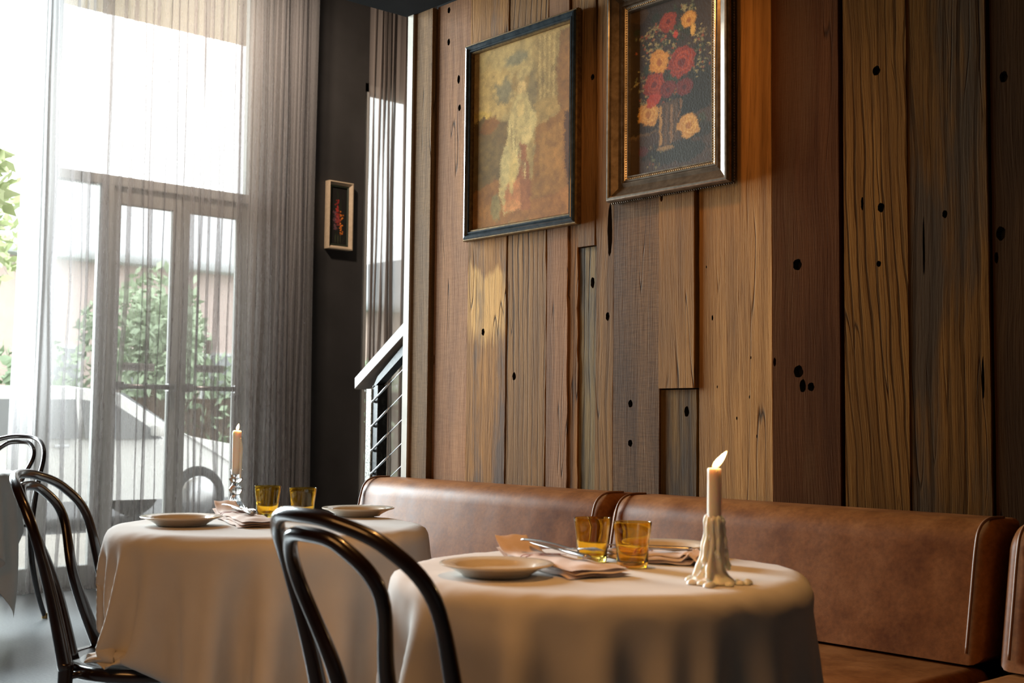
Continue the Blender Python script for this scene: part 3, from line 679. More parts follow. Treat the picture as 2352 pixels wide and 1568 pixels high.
# ------------------------------------------------------------------ pictures
def frame_mesh(w, h, prof, y0=0):
    """prof: (inset from the outer edge, height off the wall) list; mitred"""
    vs = []; fs = []; n = len(prof)
    for sx, sz in ((-1, -1), (1, -1), (1, 1), (-1, 1)):
        for ins, d in prof: vs.append((sx*(w/2-ins), y0-d, sz*(h/2-ins)))
    for k in range(4):
        l = (k+1) % 4
        for i in range(n-1): fs.append((k*n+i, l*n+i, l*n+i+1, k*n+i+1))
    bm = bmesh.new(); bv = [bm.verts.new(v) for v in vs]
    for f in fs: bm.faces.new([bv[i] for i in f])
    me = from_bm(bm); return me
def canvas(w, h, img, y):
    """img: (rows top->bottom, cols, 3) linear colour painted on a fine stitch grid"""
    ny, nx, _ = img.shape; vs = np.zeros((ny, nx, 3)); xs_ = np.linspace(-w/2, w/2, nx); zs_ = np.linspace(h/2, -h/2, ny)
    vs[..., 0] = xs_[None]; vs[..., 1] = y; vs[..., 2] = zs_[:, None]
    idx = np.arange(ny*nx).reshape(ny, nx)
    F = np.stack([idx[:-1, :-1], idx[1:, :-1], idx[1:, 1:], idx[:-1, 1:]], -1).reshape(-1, 4)
    me = bpy.data.meshes.new('canvas'); me.vertices.add(ny*nx); me.vertices.foreach_set('co', vs.reshape(-1))
    me.loops.add(F.size); me.loops.foreach_set('vertex_index', F.reshape(-1)); me.polygons.add(len(F)); me.polygons.foreach_set('loop_start', np.arange(0, F.size, 4)); me.polygons.foreach_set('loop_total', np.full(len(F), 4)); me.update(calc_edges=True)
    ca = me.color_attributes.new('paint', 'FLOAT_COLOR', 'POINT'); c4 = np.ones((ny*nx, 4)); c4[:, :3] = np.clip(img, 0, 1).reshape(-1, 3); ca.data.foreach_set('color', c4.reshape(-1))
    return me
def paint_mat(name, rough, bscale, bstr, coat=0):
    m, nt, b = mat(name); L = nt.links; a = N(nt, 'ShaderNodeVertexColor'); a.layer_name = 'paint'; L.new(a.outputs[0], b.inputs['Base Color'])
    b.inputs['Roughness'].default_value = rough; b.inputs['Coat Weight'].default_value = coat; b.inputs['Specular IOR Level'].default_value = .3
    tc = N(nt, 'ShaderNodeTexCoord'); n = N(nt, 'ShaderNodeTexNoise', i_Scale=bscale, i_Detail=2.); L.new(tc.outputs['Object'], n.inputs[0])
    bp = N(nt, 'ShaderNodeBump', i_Strength=bstr, i_Distance=.001); L.new(n.outputs['Fac'], bp.inputs['Height']); L.new(bp.outputs[0], b.inputs['Normal']); return m
class Art:
    def __init__(s, h, w, base, seed):
        s.h, s.w = h, w; s.img = np.ones((h, w, 3))*lin(base); s.y, s.x = np.mgrid[0:h, 0:w]; s.x = s.x/w; s.y = s.y/h; s.r = np.random.default_rng(seed)
        s.n1 = vnoise((h, w), (h//6, w//6), seed)-.5; s.n2 = vnoise((h, w), (h//16, w//16), seed+1)-.5; s.n3 = s.r.random((h, w))-.5
    def put(s, mask, col, a=1.):
        m = np.clip(mask, 0, 1)[..., None]*a; s.img = s.img*(1-m)+lin(col)*m
    def ell(s, cx, cy, rx, ry, col, a=1., soft=.15, rough=.5, rot=0):
        asp = s.h/s.w; dx = (s.x-cx); dy = (s.y-cy)*asp; c, q = math.cos(rot), math.sin(rot)
        u = (c*dx+q*dy)/rx; v = (-q*dx+c*dy)/(ry*asp); d = np.sqrt(u*u+v*v)+rough*(s.n1*.8+s.n2*.6); s.put((1-d)/soft+.5, col, a)
    def poly(s, pts, col, a=1., rough=.02, soft=.012):
        x = s.x+rough*(s.n1+s.n2); y = s.y+rough*(s.n2-s.n1); ins = np.zeros((s.h, s.w), bool); j = len(pts)-1
        for i in range(len(pts)):
            xi, yi = pts[i]; xj, yj = pts[j]
            ins ^= ((yi > y) != (yj > y)) & (x < (xj-xi)*(y-yi)/(yj-yi+1e-12)+xi); j = i
        s.put(ins.astype(float), col, a)
def scatter(a, amp, seed, veil, va, mul=1.):
    r = np.random.default_rng(seed); h, w, _ = a.shape; y, x = np.mgrid[0:h, 0:w]
    y = np.clip(y + np.round(r.normal(0, amp, (h, w))).astype(int), 0, h-1); x = np.clip(x + np.round(r.normal(0, amp, (h, w))).astype(int), 0, w-1)
    b = a[y, x]; b = .6*b+.2*np.roll(b, 1, 0)+.2*np.roll(b, 1, 1)
    return (b*(1-va)+lin(veil)*va)*mul
def tapestry():
    a = Art(300, 230, (152, 124, 84), 3)
    a.poly([(0, 0), (.62, 0), (.62, .45), (0, .42)], (170, 142, 100), .8)
    a.ell(.15, .26, .28, .16, (182, 146, 96), .8); a.ell(.08, .38, .12, .05, (196, 158, 84), .8)
    a.poly([(0, .41), (.12, .37), (.22, .41), (.36, .43), (.40, .62), (.30, .80), (0, .86)], (108, 82, 48)); a.ell(.18, .43, .10, .05, (132, 84, 40)); a.ell(.14, .62, .2, .12, (112, 88, 54), .8)
    a.poly([(0, .80), (.35, .72), (1, .84), (1, 1), (0, 1)], (140, 92, 50)); a.ell(.15, .93, .25, .06, (158, 106, 58), .7); a.ell(.25, .90, .05, .07, (138, 130, 96), .7)
    a.ell(.44, .10, .13, .035, (112, 106, 92), .8, .5, .9); a.ell(.33, .25, .10, .06, (108, 102, 90), .8, .5, .9); a.ell(.60, .34, .07, .15, (112, 94, 70), .8, .4)
    # garden pedestal and fluted stone at the right, plain and generic
    for i in range(9): a.poly([(.66+i*.024, .02), (.672+i*.024, .02), (.680+i*.022, .36), (.668+i*.022, .36)], (186, 154, 108) if i % 2 else (136, 106, 68), .8, .006)
    a.poly([(.88, .03), (1, .03), (1, .52), (.86, .48)], (118, 78, 42), .9); a.ell(.95, .25, .09, .16, (134, 88, 46), .8)
    a.poly([(.64, .37), (.86, .36), (.90, .44), (.68, .50)], (156, 124, 80)); a.poly([(.66, .50), (.98, .44), (.98, .86), (.62, .86)], (136, 92, 46))
    a.poly([(.70, .55), (.92, .51), (.92, .78), (.69, .80)], (148, 104, 56), .9); a.poly([(.94, .46), (1, .45), (1, .84), (.94, .84)], (70, 42, 28)); a.poly([(.63, .80), (.95, .76), (.97, .86), (.62, .90)], (138, 96, 52))
    # a draped pale figure made of loose shapes
    a.ell(.50, .23, .09, .07, (150, 118, 76)); a.ell(.51, .27, .045, .045, (196, 160, 116)); a.ell(.53, .185, .075, .035, (176, 148, 106), .9, .3, .8, rot=-.4)
    a.poly([(.47, .30), (.56, .30), (.62, .40), (.62, .50), (.58, .60), (.57, .74), (.60, .93), (.34, .94), (.28, .80), (.29, .66), (.36, .55), (.38, .42)], (178, 152, 112))
    a.poly([(.49, .56), (.57, .58), (.62, .94), (.45, .93), (.46, .74)], (138, 84, 56)); a.poly([(.36, .78), (.50, .76), (.52, .93), (.34, .93)], (170, 108, 74)); a.ell(.42, .90, .09, .03, (206, 140, 96), .8)
    a.ell(.60, .46, .07, .06, (190, 164, 122)); a.ell(.57, .53, .06, .05, (198, 170, 128)); a.ell(.50, .38, .04, .05, (196, 164, 118)); a.ell(.35, .68, .05, .12, (188, 166, 128), .8); a.ell(.43, .72, .04, .10, (202, 172, 122), .8, rot=.15)
    for i in range(16): a.ell(.38+.012*i*a.r.uniform(.6, 1.2), .45+.018*i, .008, .05, (214, 190, 146) if i % 2 else (138, 112, 80), .7, .3, .3)
    a.img *= (1+.30*a.n3+.55*a.n1+.25*a.n2)[..., None]; sh = np.roll(a.n3, 1, 0)*.12; a.img *= (1+sh)[..., None]; return scatter(a.img*np.array([1.28, 1.22, .80]), 1.5, 1, (140, 104, 52), .12)
def bouquet():
    a = Art(330, 190, (52, 42, 36), 8)
    a.put(np.clip((a.x-.2)*.5+a.n2*.3, 0, 1), (62, 46, 44), .7); a.ell(.75, .56, .3, .22, (30, 36, 30), .9); a.ell(.10, .04, .12, .05, (84, 62, 42), .7)
    a.poly([(0, .77), (.45, .73), (1, .68), (1, 1), (0, 1)], (74, 58, 52)); a.poly([(0, .76), (.32, .735), (.32, .75), (0, .785)], (128, 104, 84), .5); a.ell(.55, .90, .38, .07, (42, 46, 40), .9); a.ell(.82, .80, .16, .05, (40, 44, 38), .8)
    for _ in range(60):
        x, y = a.r.normal(.52, .20), a.r.normal(.36, .15); a.ell(x, y, a.r.uniform(.02, .06), a.r.uniform(.01, .03), ((44, 58, 46), (58, 70, 54), (34, 46, 36))[a.r.integers(3)], .75, .3, .6, a.r.uniform(0, 3))
    for cx, cy, s_, n in ((.22, .20, .07, 40), (.30, .14, .04, 22), (.28, .28, .06, 40), (.72, .11, .06, 26), (.64, .07, .03, 16), (.86, .28, .06, 36), (.84, .42, .07, 36), (.14, .45, .06, 26), (.18, .55, .05, 20), (.48, .24, .08, 30), (.50, .36, .06, 20), (.46, .56, .05, 16), (.30, .92, .08, 16)):
        for _ in range(n): a.ell(a.r.normal(cx, s_), a.r.normal(cy, s_*.55), a.r.uniform(.006, .016), a.r.uniform(.003, .008), ((150, 140, 116), (176, 160, 130), (120, 124, 104), (160, 84, 60))[a.r.integers(4)], .85, .4, .4)
    a.poly([(.35, .60), (.58, .60), (.59, .84), (.33, .86)], (84, 66, 56), .9); 
    for x0, c in ((.36, (196, 150, 104)), (.43, (110, 84, 70)), (.49, (146, 112, 92)), (.54, (92, 72, 60))): a.poly([(x0, .62), (x0+.03, .62), (x0+.025, .84), (x0-.01, .85)], c, .85)
    a.poly([(.60, .60), (.635, .62), (.60, .70), (.57, .72), (.60, .66)], (140, 104, 84), .8); a.ell(.44, .865, .12, .012, (176, 140, 108), .7)
    def rose(cx, cy, r, c1, c2, c3):
        a.ell(cx, cy, r, r*.56, c1, 1, .1, .45)
        for k in range(5):
            q = 1-.17*k; d = np.sqrt(((a.x-cx-.05*r*math.sin(k*2))/(r*q))**2+((a.y-cy)/(r*.56*q))**2)+.30*a.n1+.25*a.n2; a.put(np.clip(1-abs(d-.78)/.10, 0, 1), c3 if k % 2 else c2, .75)
        a.ell(cx, cy+.004, r*.28, r*.16, c2, .9)
    red = ((150, 54, 34), (96, 32, 26), (180, 82, 52)); dk = ((108, 38, 36), (72, 26, 26), (138, 58, 50)); yel = ((206, 146, 72), (164, 96, 42), (236, 184, 112)); pale = ((214, 160, 100), (170, 112, 62), (238, 196, 140))
    rose(.46, .125, .10, *red); rose(.70, .15, .085, *yel); a.ell(.75, .215, .03, .035, (214, 166, 96)); a.ell(.55, .215, .025, .02, (190, 62, 46)); rose(.35, .35, .12, *yel); rose(.62, .385, .155, *red)
    rose(.29, .475, .125, *red); rose(.46, .525, .085, *dk); rose(.65, .535, .09, *dk); rose(.22, .645, .13, *pale); rose(.70, .76, .125, *pale); a.ell(.16, .86, .06, .03, (92, 40, 38), .8); a.ell(.28, .57, .09, .04, (178, 58, 40), .9)
    a.img *= (1+.10*a.n3+.30*a.n1)[..., None]; return scatter(a.img*np.array([1., 1.08, .70]), 1.1, 2, (62, 48, 38), .16, .9)
def gladioli():
    a = Art(150, 56, (38, 36, 33), 12)
    for _ in range(26): a.ell(a.r.normal(.5, .2), a.r.uniform(.1, .95), .02, a.r.uniform(.04, .12), (48, 54, 40), .7, .4, .3, a.r.uniform(-.3, .3))
    for cx, y0, y1, c in ((.40, .22, .55, (150, 52, 46)), (.60, .38, .82, (196, 108, 40)), (.28, .42, .74, (96, 66, 70)), (.44, .5, .66, (140, 60, 56))):
        for _ in range(34): q = a.r.random(); a.ell(cx+a.r.normal(0, .06)+.06*(q-.5), y0+(y1-y0)*q, .05, .014, tuple(np.clip(np.array(c)*a.r.uniform(.8, 1.35), 0, 255)), .9, .3, .5)
    for x in (.3, .45, .5, .62): a.ell(x, .9, .015, .08, (86, 90, 62), .8, .4, .2)
    return a.img
gold_dark = noisy('old_gold_leaf', (.13, .075, .025), (.26, .155, .05), 60., .38, .2, .0005, metal=.6)
gold_pale = noisy('pale_gold_edge', (.34, .25, .13), (.50, .38, .20), 60., .35, .2, .0005, metal=.5)
teal_black = noisy('blue_black_moulding', (.020, .028, .034), (.045, .060, .068), 40., .22, .1, .0005, coat=.4)
bronze = noisy('bronze_brown_moulding', (.11, .080, .050), (.20, .150, .098), 40., .28, .15, .0005, metal=.55)
silver_gilt = noisy('worn_silver_gilt', (.36, .31, .24), (.58, .52, .42), 60., .25, .1, .0005, metal=.8)
p1 = thing('framed_tapestry', 'framed needlework tapestry of a pale draped figure in a garden on the planks', 'picture', (-3.115, 2.793, 1.990))
w_, h_ = .576, .712
obj('frame_edge', frame_mesh(w_, h_, [(0, .0), (0, .018), (.003, .022), (.007, .022), (.007, .0)]), gold_dark, p1)
obj('frame', frame_mesh(w_, h_, [(.005, .0), (.006, .023), (.010, .028), (.016, .029), (.020, .025), (.023, .022), (.026, .024), (.030, .024), (.033, .018), (.033, .004)]), teal_black, p1)
obj('slip', frame_mesh(w_, h_, [(.032, .003), (.032, .019), (.036, .020), (.040, .014), (.040, .004)]), gold_dark, p1)
obj('backboard', box(-w_/2+.006, w_/2-.006, -.004, .0, -h_/2+.006, h_/2-.006), MAT['backing'], p1)
obj('needlework', canvas(w_-.078, h_-.078, tapestry(), -.009), paint_mat('wool_stitches', .85, 900., .8), p1)
p2 = thing('framed_still_life', 'painting of red and yellow roses in a vase in an ornate bronze frame', 'picture', (-2.435, 2.793, 2.015))
w_, h_ = .478, .668
obj('frame', frame_mesh(w_+.006, h_, [(.004, .020), (.0, .026), (.0, .034), (.006, .041), (.012, .041), (.018, .034), (.040, .024), (.050, .026), (.054, .026), (.056, .020), (.064, .018), (.066, .012)]), bronze, p2)
obj('frame_highlight', frame_mesh(w_+.006, h_, [(.0035, .040), (.006, .0425), (.011, .0425), (.014, .040)]), silver_gilt, p2)
obj('carved_back_edge', frame_mesh(w_-.004, h_-.004, [(.0, .0), (-.004, .006), (-.001, .012), (.004, .019), (.010, .021)]), bronze, p2)
obj('inner_slip', frame_mesh(w_, h_, [(.056, .014), (.0575, .021), (.061, .022), (.069, .018), (.071, .021), (.074, .021), (.0745, .006)]), silver_gilt, p2)
def beading(w, h, ins, y, step, r):
    bm = bmesh.new()
    def bead(x, z): 
        q = bmesh.ops.create_icosphere(bm, subdivisions=1, radius=r, matrix=Matrix.Translation((x, y, z)))
    nx = int((w-2*ins)/step); nz = int((h-2*ins)/step)
    for i in range(nx+1):
        x = -(w/2-ins)+i*(w-2*ins)/nx; bead(x, h/2-ins); bead(x, -h/2+ins)
    for i in range(1, nz):
        z = -(h/2-ins)+i*(h-2*ins)/nz; bead(w/2-ins, z); bead(-w/2+ins, z)
    return from_bm(bm, True)
tag(obj('inner_beading', beading(w_, h_, .0652, -.0195, .0075, .0030), gold_pale, p2), kind='stuff')
tag(obj('outer_beading', beading(w_+.004, h_+.004, .001, -.010, .0085, .0034), bronze, p2), kind='stuff')
obj('backboard', box(-w_/2+.01, w_/2-.01, -.004, .0, -h_/2+.01, h_/2-.01), MAT['backing'], p2)
obj('painting', canvas(w_-.146, h_-.146, bouquet(), -.008), paint_mat('oil_paint', .5, 160., .5), p2)
p3 = thing('small_framed_picture', 'small narrow picture of gladioli in a cream box frame on the charcoal wall', 'picture', (-7.199, 4.735, 2.412), PI/2)
obj('frame', frame_mesh(.202, .472, [(0, 0), (0, .050), (.008, .052), (.026, .028), (.026, .012)]), noisy('cream_wood_frame', (.50, .38, .25), (.60, .46, .31), 40., .5, .1), p3)
obj('inner_frame', frame_mesh(.150, .420, [(0, .010), (0, .030), (.006, .032), (.012, .028), (.012, .018)]), simple('dark_green_slip', (.022, .030, .016), .5), p3)
obj('backboard', box(-.095, .095, -.012, 0, -.23, .23), MAT['backing'], p3)
obj('print', canvas(.128, .398, gladioli(), -.020), paint_mat('small_print', .5, 200., .2), p3)

# ------------------------------------------------------------------ leather banquette
def banquette_section(x0, x1, label):
    t = thing('banquette', label, 'banquette', ((x0+x1)/2, 2.6, 0), 0, 'leather banquette sections along the planked wall'); hw = (x1-x0)/2-.006
    bm = bmesh.new()
    prof = [(-.045, .475), (.018, .785), (.165, .785), (.165, .475)]
    A = [bm.verts.new((-hw, y, z)) for y, z in prof]; B = [bm.verts.new((hw, y, z)) for y, z in prof]
    bm.faces.new(A[::-1]); bm.faces.new(B)
    for i in range(4): j = (i+1) % 4; bm.faces.new((A[i], A[j], B[j], B[i]))
    top = [e for e in bm.edges if all(v.co.z > .6 for v in e.verts) and all(v.co.y < .1 for v in e.verts)]
    bmesh.ops.bevel(bm, geom=top, offset=.062, segments=8, profile=.5, affect='EDGES')
    ends = [e for e in bm.edges if abs(e.verts[0].co.x-e.verts[1].co.x) < 1e-5]
    bmesh.ops.bevel(bm, geom=ends, offset=.03, segments=4, profile=.5, affect='EDGES')
    obj('backrest', from_bm(bm, True, 40), MAT['leather'], t)
    # rounded piping just inside both ends
    for s in (-1, 1):
        x = s*(hw-.032); path = spline([(x, -.047, .50), (x, -.022, .62), (x, -.001, .72), (x, .018, .765), (x, .06, .786), (x, .13, .7865)], 6)
        obj('piping', tube(path, .0036, 8), MAT['piping'], t)
    obj('seat', box(-hw, hw, -.53, .02, .36, .468, .035, 4), MAT['leather'], t)
    obj('base', box(-hw, hw, -.46, .17, 0, .365), simple('black_plinth', (.012, .010, .009), .7), t)
    return t
banquette_section(-3.80, -2.535, 'first tan leather banquette section, beside the stair railing')
banquette_section(-2.52, -1.345, 'second tan leather banquette section, behind the nearer round table')
banquette_section(-1.325, -.13, 'third leather banquette section, dark at the right edge of the photo')

# ------------------------------------------------------------------ bentwood chairs
def make_chair(label):
    t = thing('bentwood_chair', label, 'chair', (0, 0, 0), 0, 'dark bentwood cafe chairs')
    kp, kz = .0394, .5813
    def yb(x, z): return -.1382-.1872*(z-.46)-.2385*(z-.46)**2 - kp*(.04-x*x)/.04*((z-.46)/.4+kz)
    half = [(.1877, .46), (.1837, .62), (.1878, .76), (.1441, .8276), (.072, .8566), (0, .8626)]
    P = [(x, yb(x, z), z) for x, z in half]; P += [(-x, y, z) for x, y, z in P[-2::-1]]
    pth = spline(P, 8); rad = [.0108+.0055*max(0, min(1, (.72-p[2])/.26)) for p in pth]
    obj('back_hoop', tube(pth, rad, 14), MAT['bentwood'], t)
    zi = .8626-.0271
    half = [(.095, .462), (.0677, .62), (.1096, zi-.075), (.068, zi-.012), (0, zi)]
    P = [(x, yb(x, z)+(.0 if z > .5 else -.0), z) for x, z in half]; P += [(-x, y, z) for x, y, z in P[-2::-1]]
    pth = spline(P, 8); rad = [.0108+.0045*max(0, min(1, (.72-p[2])/.26)) for p in pth]
    obj('inner_hoop', tube(pth, rad, 14), MAT['bentwood'], t)
    ring = lathe([(.150, .432), (.196, .432), (.205, .437), (.207, .447), (.204, .457), (.196, .462), (.184, .460), (.180, .455), (.150, .455), (.150, .432)], 48, cap=False)
    seat = obj('seat', ring, MAT['bentwood'], t)
    obj('seat_panel', lathe([(0, .449), (.08, .4495), (.15, .453), (.183, .4585), (.183, .452), (.10, .443), (0, .442)], 48), MAT['seat_panel'], seat)
    for s in (-1, 1):
        y0 = yb(.1877, .46)
        P = spline([(s*.1877, y0, .475), (s*.186, y0-.004, .40), (s*.184, y0-.022, .28), (s*.192, y0-.062, .13), (s*.203, y0-.115, .0)], 8)
        lg = obj('leg', tube(P, [.0163-.005*(i/(len(P)-1)) for i in range(len(P))], 12), MAT['bentwood'], t)
        obj('foot_cap', lathe([(0, .0), (.0135, .0), (.0135, .022), (.012, .024), (0, .024)], 14), MAT['brass'], lg).location = (s*.202, y0-.112, 0)
        P = spline([(s*.125, .135, .440), (s*.138, .150, .30), (s*.150, .166, .14), (s*.160, .182, .0)], 8)
        lg = obj('leg', tube(P, [.0165-.005*(i/(len(P)-1)) for i in range(len(P))], 12), MAT['bentwood'], t)
        obj('foot_cap', lathe([(0, .0), (.0135, .0), (.0135, .022), (.012, .024), (0, .024)], 14), MAT['brass'], lg).location = (s*.159, .180, 0)
        obj('bracket', tube([(s*.1877, y0+.006, .447), (s*.150, y0+.045, .447)], .008, 8), MAT['bentwood'], t)
    Q = [(.150*math.cos(a), -.01+.150*math.sin(a), .235) for a in np.linspace(0, 2*PI, 36, endpoint=False)]
    obj('leg_ring', tube(Q, .0095, 10, closed=True), MAT['bentwood'], t)
    return t
ch = make_chair('dark bentwood chair nearest the camera, drawn up to the nearer round table'); ch.location = (-1.445, 1.2225, 0); ch.rotation_euler = (0, 0, -.04)
dup(ch, (-2.664, 1.287, 0), -.687, 'dark bentwood chair at the left side of the farther cloth-covered table, empty floor behind')
far_ch = dup(ch, (-6.205, 2.058, 0), 3.756, 'dark bentwood chair in front of the sheer curtain at the far left'); far_ch.scale = (1.04, 1.04, 1.04)

# ------------------------------------------------------------------ round tables and draped cloths
def drape(cx, cy, T, R, L, rot, seed, obst=(), n=61, steps=230, iters=12):
    rng = np.random.default_rng(seed); g = np.linspace(-L, L, n); h = g[1]-g[0]; a, b = np.meshgrid(g, g, indexing='ij')
    P = np.zeros((n, n, 3)); c, s = math.cos(rot), math.sin(rot); P[..., 0] = cx+c*a-s*b; P[..., 1] = cy+s*a+c*b; P[..., 2] = T
    r0 = np.hypot(a, b); ang = np.arctan2(P[..., 1]-cy, P[..., 0]-cx); ph = rng.uniform(0, 6.28, 6)
    bump = sum(np.sin(k*ang+ph[i])*w for i, (k, w) in enumerate(((3, .25), (5, .3), (8, .7), (10, .6), (13, .4), (16, .25))))
    out = np.clip(r0-R, 0, None); P[..., 2] -= out*.15; P[..., 2] += .14*bump*out/.3
    fix = r0 < R*.94; V = np.zeros_like(P); dt = .016; S = slice; Gp = []; G2 = []
    for o in (0, 1):
        m = (n-o)//2*2
        Gp.append(((S(o, o+m, 2), S(None)), (S(o+1, o+m, 2), S(None)), h, 1.)); Gp.append(((S(None), S(o, o+m, 2)), (S(None), S(o+1, o+m, 2)), h, 1.))
        Gp.append(((S(o, n-1, 2), S(0, n-1)), (S(o+1, n, 2), S(1, n)), h*2**.5, .35)); Gp.append(((S(o, n-1, 2), S(1, n)), (S(o+1, n, 2), S(0, n-1)), h*2**.5, .35))
    for o in range(4):
        i = np.arange(o, n-2, 4); G2.append(((i, S(None)), (i+2, S(None)))); G2.append(((S(None), i), (S(None), i+2)))
    P0 = P.copy(); near = r0 < R+.05
    for st_ in range(steps):
        V *= .95; V[..., 2] -= 9.8*dt; old = P.copy(); P += V*dt
        for it in range(iters):
            for sa, sb, rest, k in Gp:
                A = P[sa]; B = P[sb]; m = min(A.shape[0], B.shape[0]); A = A[:m]; B = B[:m]
                d = B-A; l = np.sqrt((d*d).sum(-1, keepdims=True))+1e-9; d *= (k*.5)*(l-rest)/l; A += d; B -= d
            if it % 3 == 0:
                for sa, sb in G2:
                    A = P[sa]; B = P[sb]; d = B-A; l = np.sqrt((d*d).sum(-1, keepdims=True))+1e-9; d *= .05*(l-2*h)/l; P[sa] = A+d; P[sb] = B-d
            P[fix] = P0[fix]; x = P[..., 0]-cx; y = P[..., 1]-cy; r = np.hypot(x, y)+1e-9; ed = R-.014
            m = near & (r < ed) & (P[..., 2] < T); P[..., 2][m] = T
            q = np.hypot(np.clip(r-ed, 0, None), P[..., 2]-(T-.014)); m = (r >= ed) & (P[..., 2] > T-.014) & (q < .014)
            if m.any():
                k = .014/np.maximum(q[m], 1e-4); rr = ed+(r[m]-ed)*k; P[..., 2][m] = T-.014+(P[..., 2][m]-(T-.014))*k
                P[..., 0][m] = cx+x[m]/r[m]*rr; P[..., 1][m] = cy+y[m]/r[m]*rr
            lim = np.where(P[..., 2] > T-.05, R, R-.03); m = (r < lim) & (P[..., 2] <= T-.014) & ~fix
            P[..., 0][m] = cx+x[m]/r[m]*lim[m]; P[..., 1][m] = cy+y[m]/r[m]*lim[m]
            np.maximum(P[..., 2], .006, out=P[..., 2])
            for f in obst: f(P)
        V = (P-old)/dt; V *= np.minimum(1, 1.5/(np.sqrt((V*V).sum(-1, keepdims=True))+1e-6))
        rr_ = np.hypot(P[..., 0]-cx, P[..., 1]-cy); V[(rr_ < R+.03) & (P[..., 2] > T-.06)] *= .2
    return P
def seat_obst(x, y, th, k_=1.):
    c, s = math.cos(th), math.sin(th)
    def f(P):
        dx = P[..., 0]-x; dy = P[..., 1]-y; lx = c*dx+s*dy; ly = -s*dx+c*dy; z = P[..., 2]; r = np.hypot(lx, ly)
        m = (r < .215*k_) & (z < .472*k_) & (z > .36); z[m] = .472*k_
        m = (r < .225) & (z <= .36) & (z > .30)
        if m.any(): k = .225/np.maximum(r[m], .01); P[..., 0][m] = x+dx[m]*k; P[..., 1][m] = y+dy[m]*k
        m = (z < .86) & (z > .44) & (np.abs(lx) < .22) & (ly < -.11-.19*(z-.46)) & (ly > -.36)
        if m.any():
            t_ = (-.11-.19*(z[m]-.46))-ly[m]; P[..., 0][m] += -s*t_; P[..., 1][m] += c*t_
    return f
def bench_obst(P):
    z = P[..., 2]; y = P[..., 1]; m = (y > 2.03) & (z < .48); y[m] = 2.03
def cloth_obj(P, loc, name, label):
    n = P.shape[0]; Q = P - np.array(loc); vs = Q.reshape(-1, 3); idx = np.arange(n*n).reshape(n, n)
    F = np.stack([idx[:-1, :-1], idx[1:, :-1], idx[1:, 1:], idx[:-1, 1:]], -1).reshape(-1, 4)
    o = obj(name, mesh(vs, F, True), MAT['linen']); o.location = loc
    so = o.modifiers.new('thickness', 'SOLIDIFY'); so.thickness = .0012; so.offset = 1 if False else -1
    sb = o.modifiers.new('smooth', 'SUBSURF'); sb.levels = 1; sb.render_levels = 1
    return tag(o, label, 'tablecloth', 'white cloths on the round tables')
def round_table(loc, T, label):
    t = thing('round_table', label, 'table', loc, 0, 'round pedestal tables')
    obj('tabletop', lathe([(0, T-.028), (.325, T-.032), (.336, T-.026), (.338, T-.016), (.333, T-.010), (0, T-.010)], 56), simple('table_board', (.10, .06, .04), .5), t)
    obj('column', lathe([(.06, .03), (.038, .05), (.030, .10), (.030, T-.06), (.09, T-.03), (.09, T-.026)], 24), MAT['base_black'], t)
    for k in range(4):
        a = k*PI/2+.5; c, s = math.cos(a), math.sin(a)
        obj('foot', tube(spline([(.02*c, .02*s, .05), (.14*c, .14*s, .042), (.27*c, .27*s, .018)], 6), [.024-.0006*i for i in range(13)], 10), MAT['base_black'], t)
    return t
TN, TL, TF = .742, .747, .742
near_c = (-1.510, 1.543); left_c = (-2.577, 1.527); far_c = (-6.02, 1.80)
round_table((*near_c, 0), TN, 'round table with white cloth nearest the camera, beneath the wax-covered candle')
round_table((*left_c, 0), TL, 'round table with white cloth, farther one in the middle, beneath the crystal candlestick')
round_table((*far_c, 0), TF, 'round table cut off by the left edge of the photo')
PN = drape(*near_c, TN, .362, .645, math.radians(-41+8), 11, [seat_obst(-1.445, 1.2225, -.04), bench_obst])
PL = drape(*left_c, TL, .374, .645, math.radians(-41-12), 5, [seat_obst(-2.664, 1.287, -.687), bench_obst])
PF = drape(*far_c, TF, .362, .645, math.radians(10), 8, [seat_obst(-6.205, 2.058, 3.756, 1.05)])
cloth_obj(PN, (*near_c, 0), 'tablecloth', 'white cloth draped over the round table nearest the camera')
cloth_obj(PL, (*left_c, 0), 'tablecloth', 'white cloth draped over the middle round table under the crystal candlestick')
cloth_obj(PF, (*far_c, 0), 'tablecloth', 'white cloth corner hanging at the far left edge by the curtain')

# ------------------------------------------------------------------ things on the tables
TNt = TN+.0012; TLt = TL+.0012
def make_plate(label, loc):
    R = .0925
    t = lathe([(0, .0), (.056, .0), (.058, .003), (.066, .0075), (.080, .0145), (R, .0180), (R+.0010, .0198), (R-.001, .0212), (.084, .0202), (.071, .0180), (.0665, .0160), (.063, .0120), (.058, .0092), (.050, .0084), (0, .0080)], 64)
    o = obj('plate', t, MAT['ceramic']); o.location = loc; return tag(o, label, 'plate', 'cream stoneware plates')
pl = make_plate('cream plate at the front left of the nearer round table', (-1.535, 1.330, TNt))
for loc, lab in (((-1.590, 1.805, TNt), 'cream plate behind the amber glasses and wax candle on the nearer table'), ((-2.650, 1.335, TLt), 'cream plate at the left front of the middle table beside a napkin'), ((-2.665, 1.835, TLt), 'cream plate at the back of the middle table, next to the banquette')):
    c = pl.copy(); COL.objects.link(c); c.location = loc; c['label'] = lab
def make_tumbler(label, loc):
    prof = [(0, .0), (.0255, .0), (.0275, .002), (.0282, .006), (.0300, .040), (.0335, .066), (.0352, .0785), (.0350, .0798), (.0338, .0798), (.0318, .066), (.0282, .040), (.0262, .013), (.024, .010), (0, .0095)]
    o = obj('glass_tumbler', lathe(prof, 56), MAT['amber']); o.location = loc; o.scale = (.95, .95, .98); return tag(o, label, 'glass', 'amber glass tumblers')
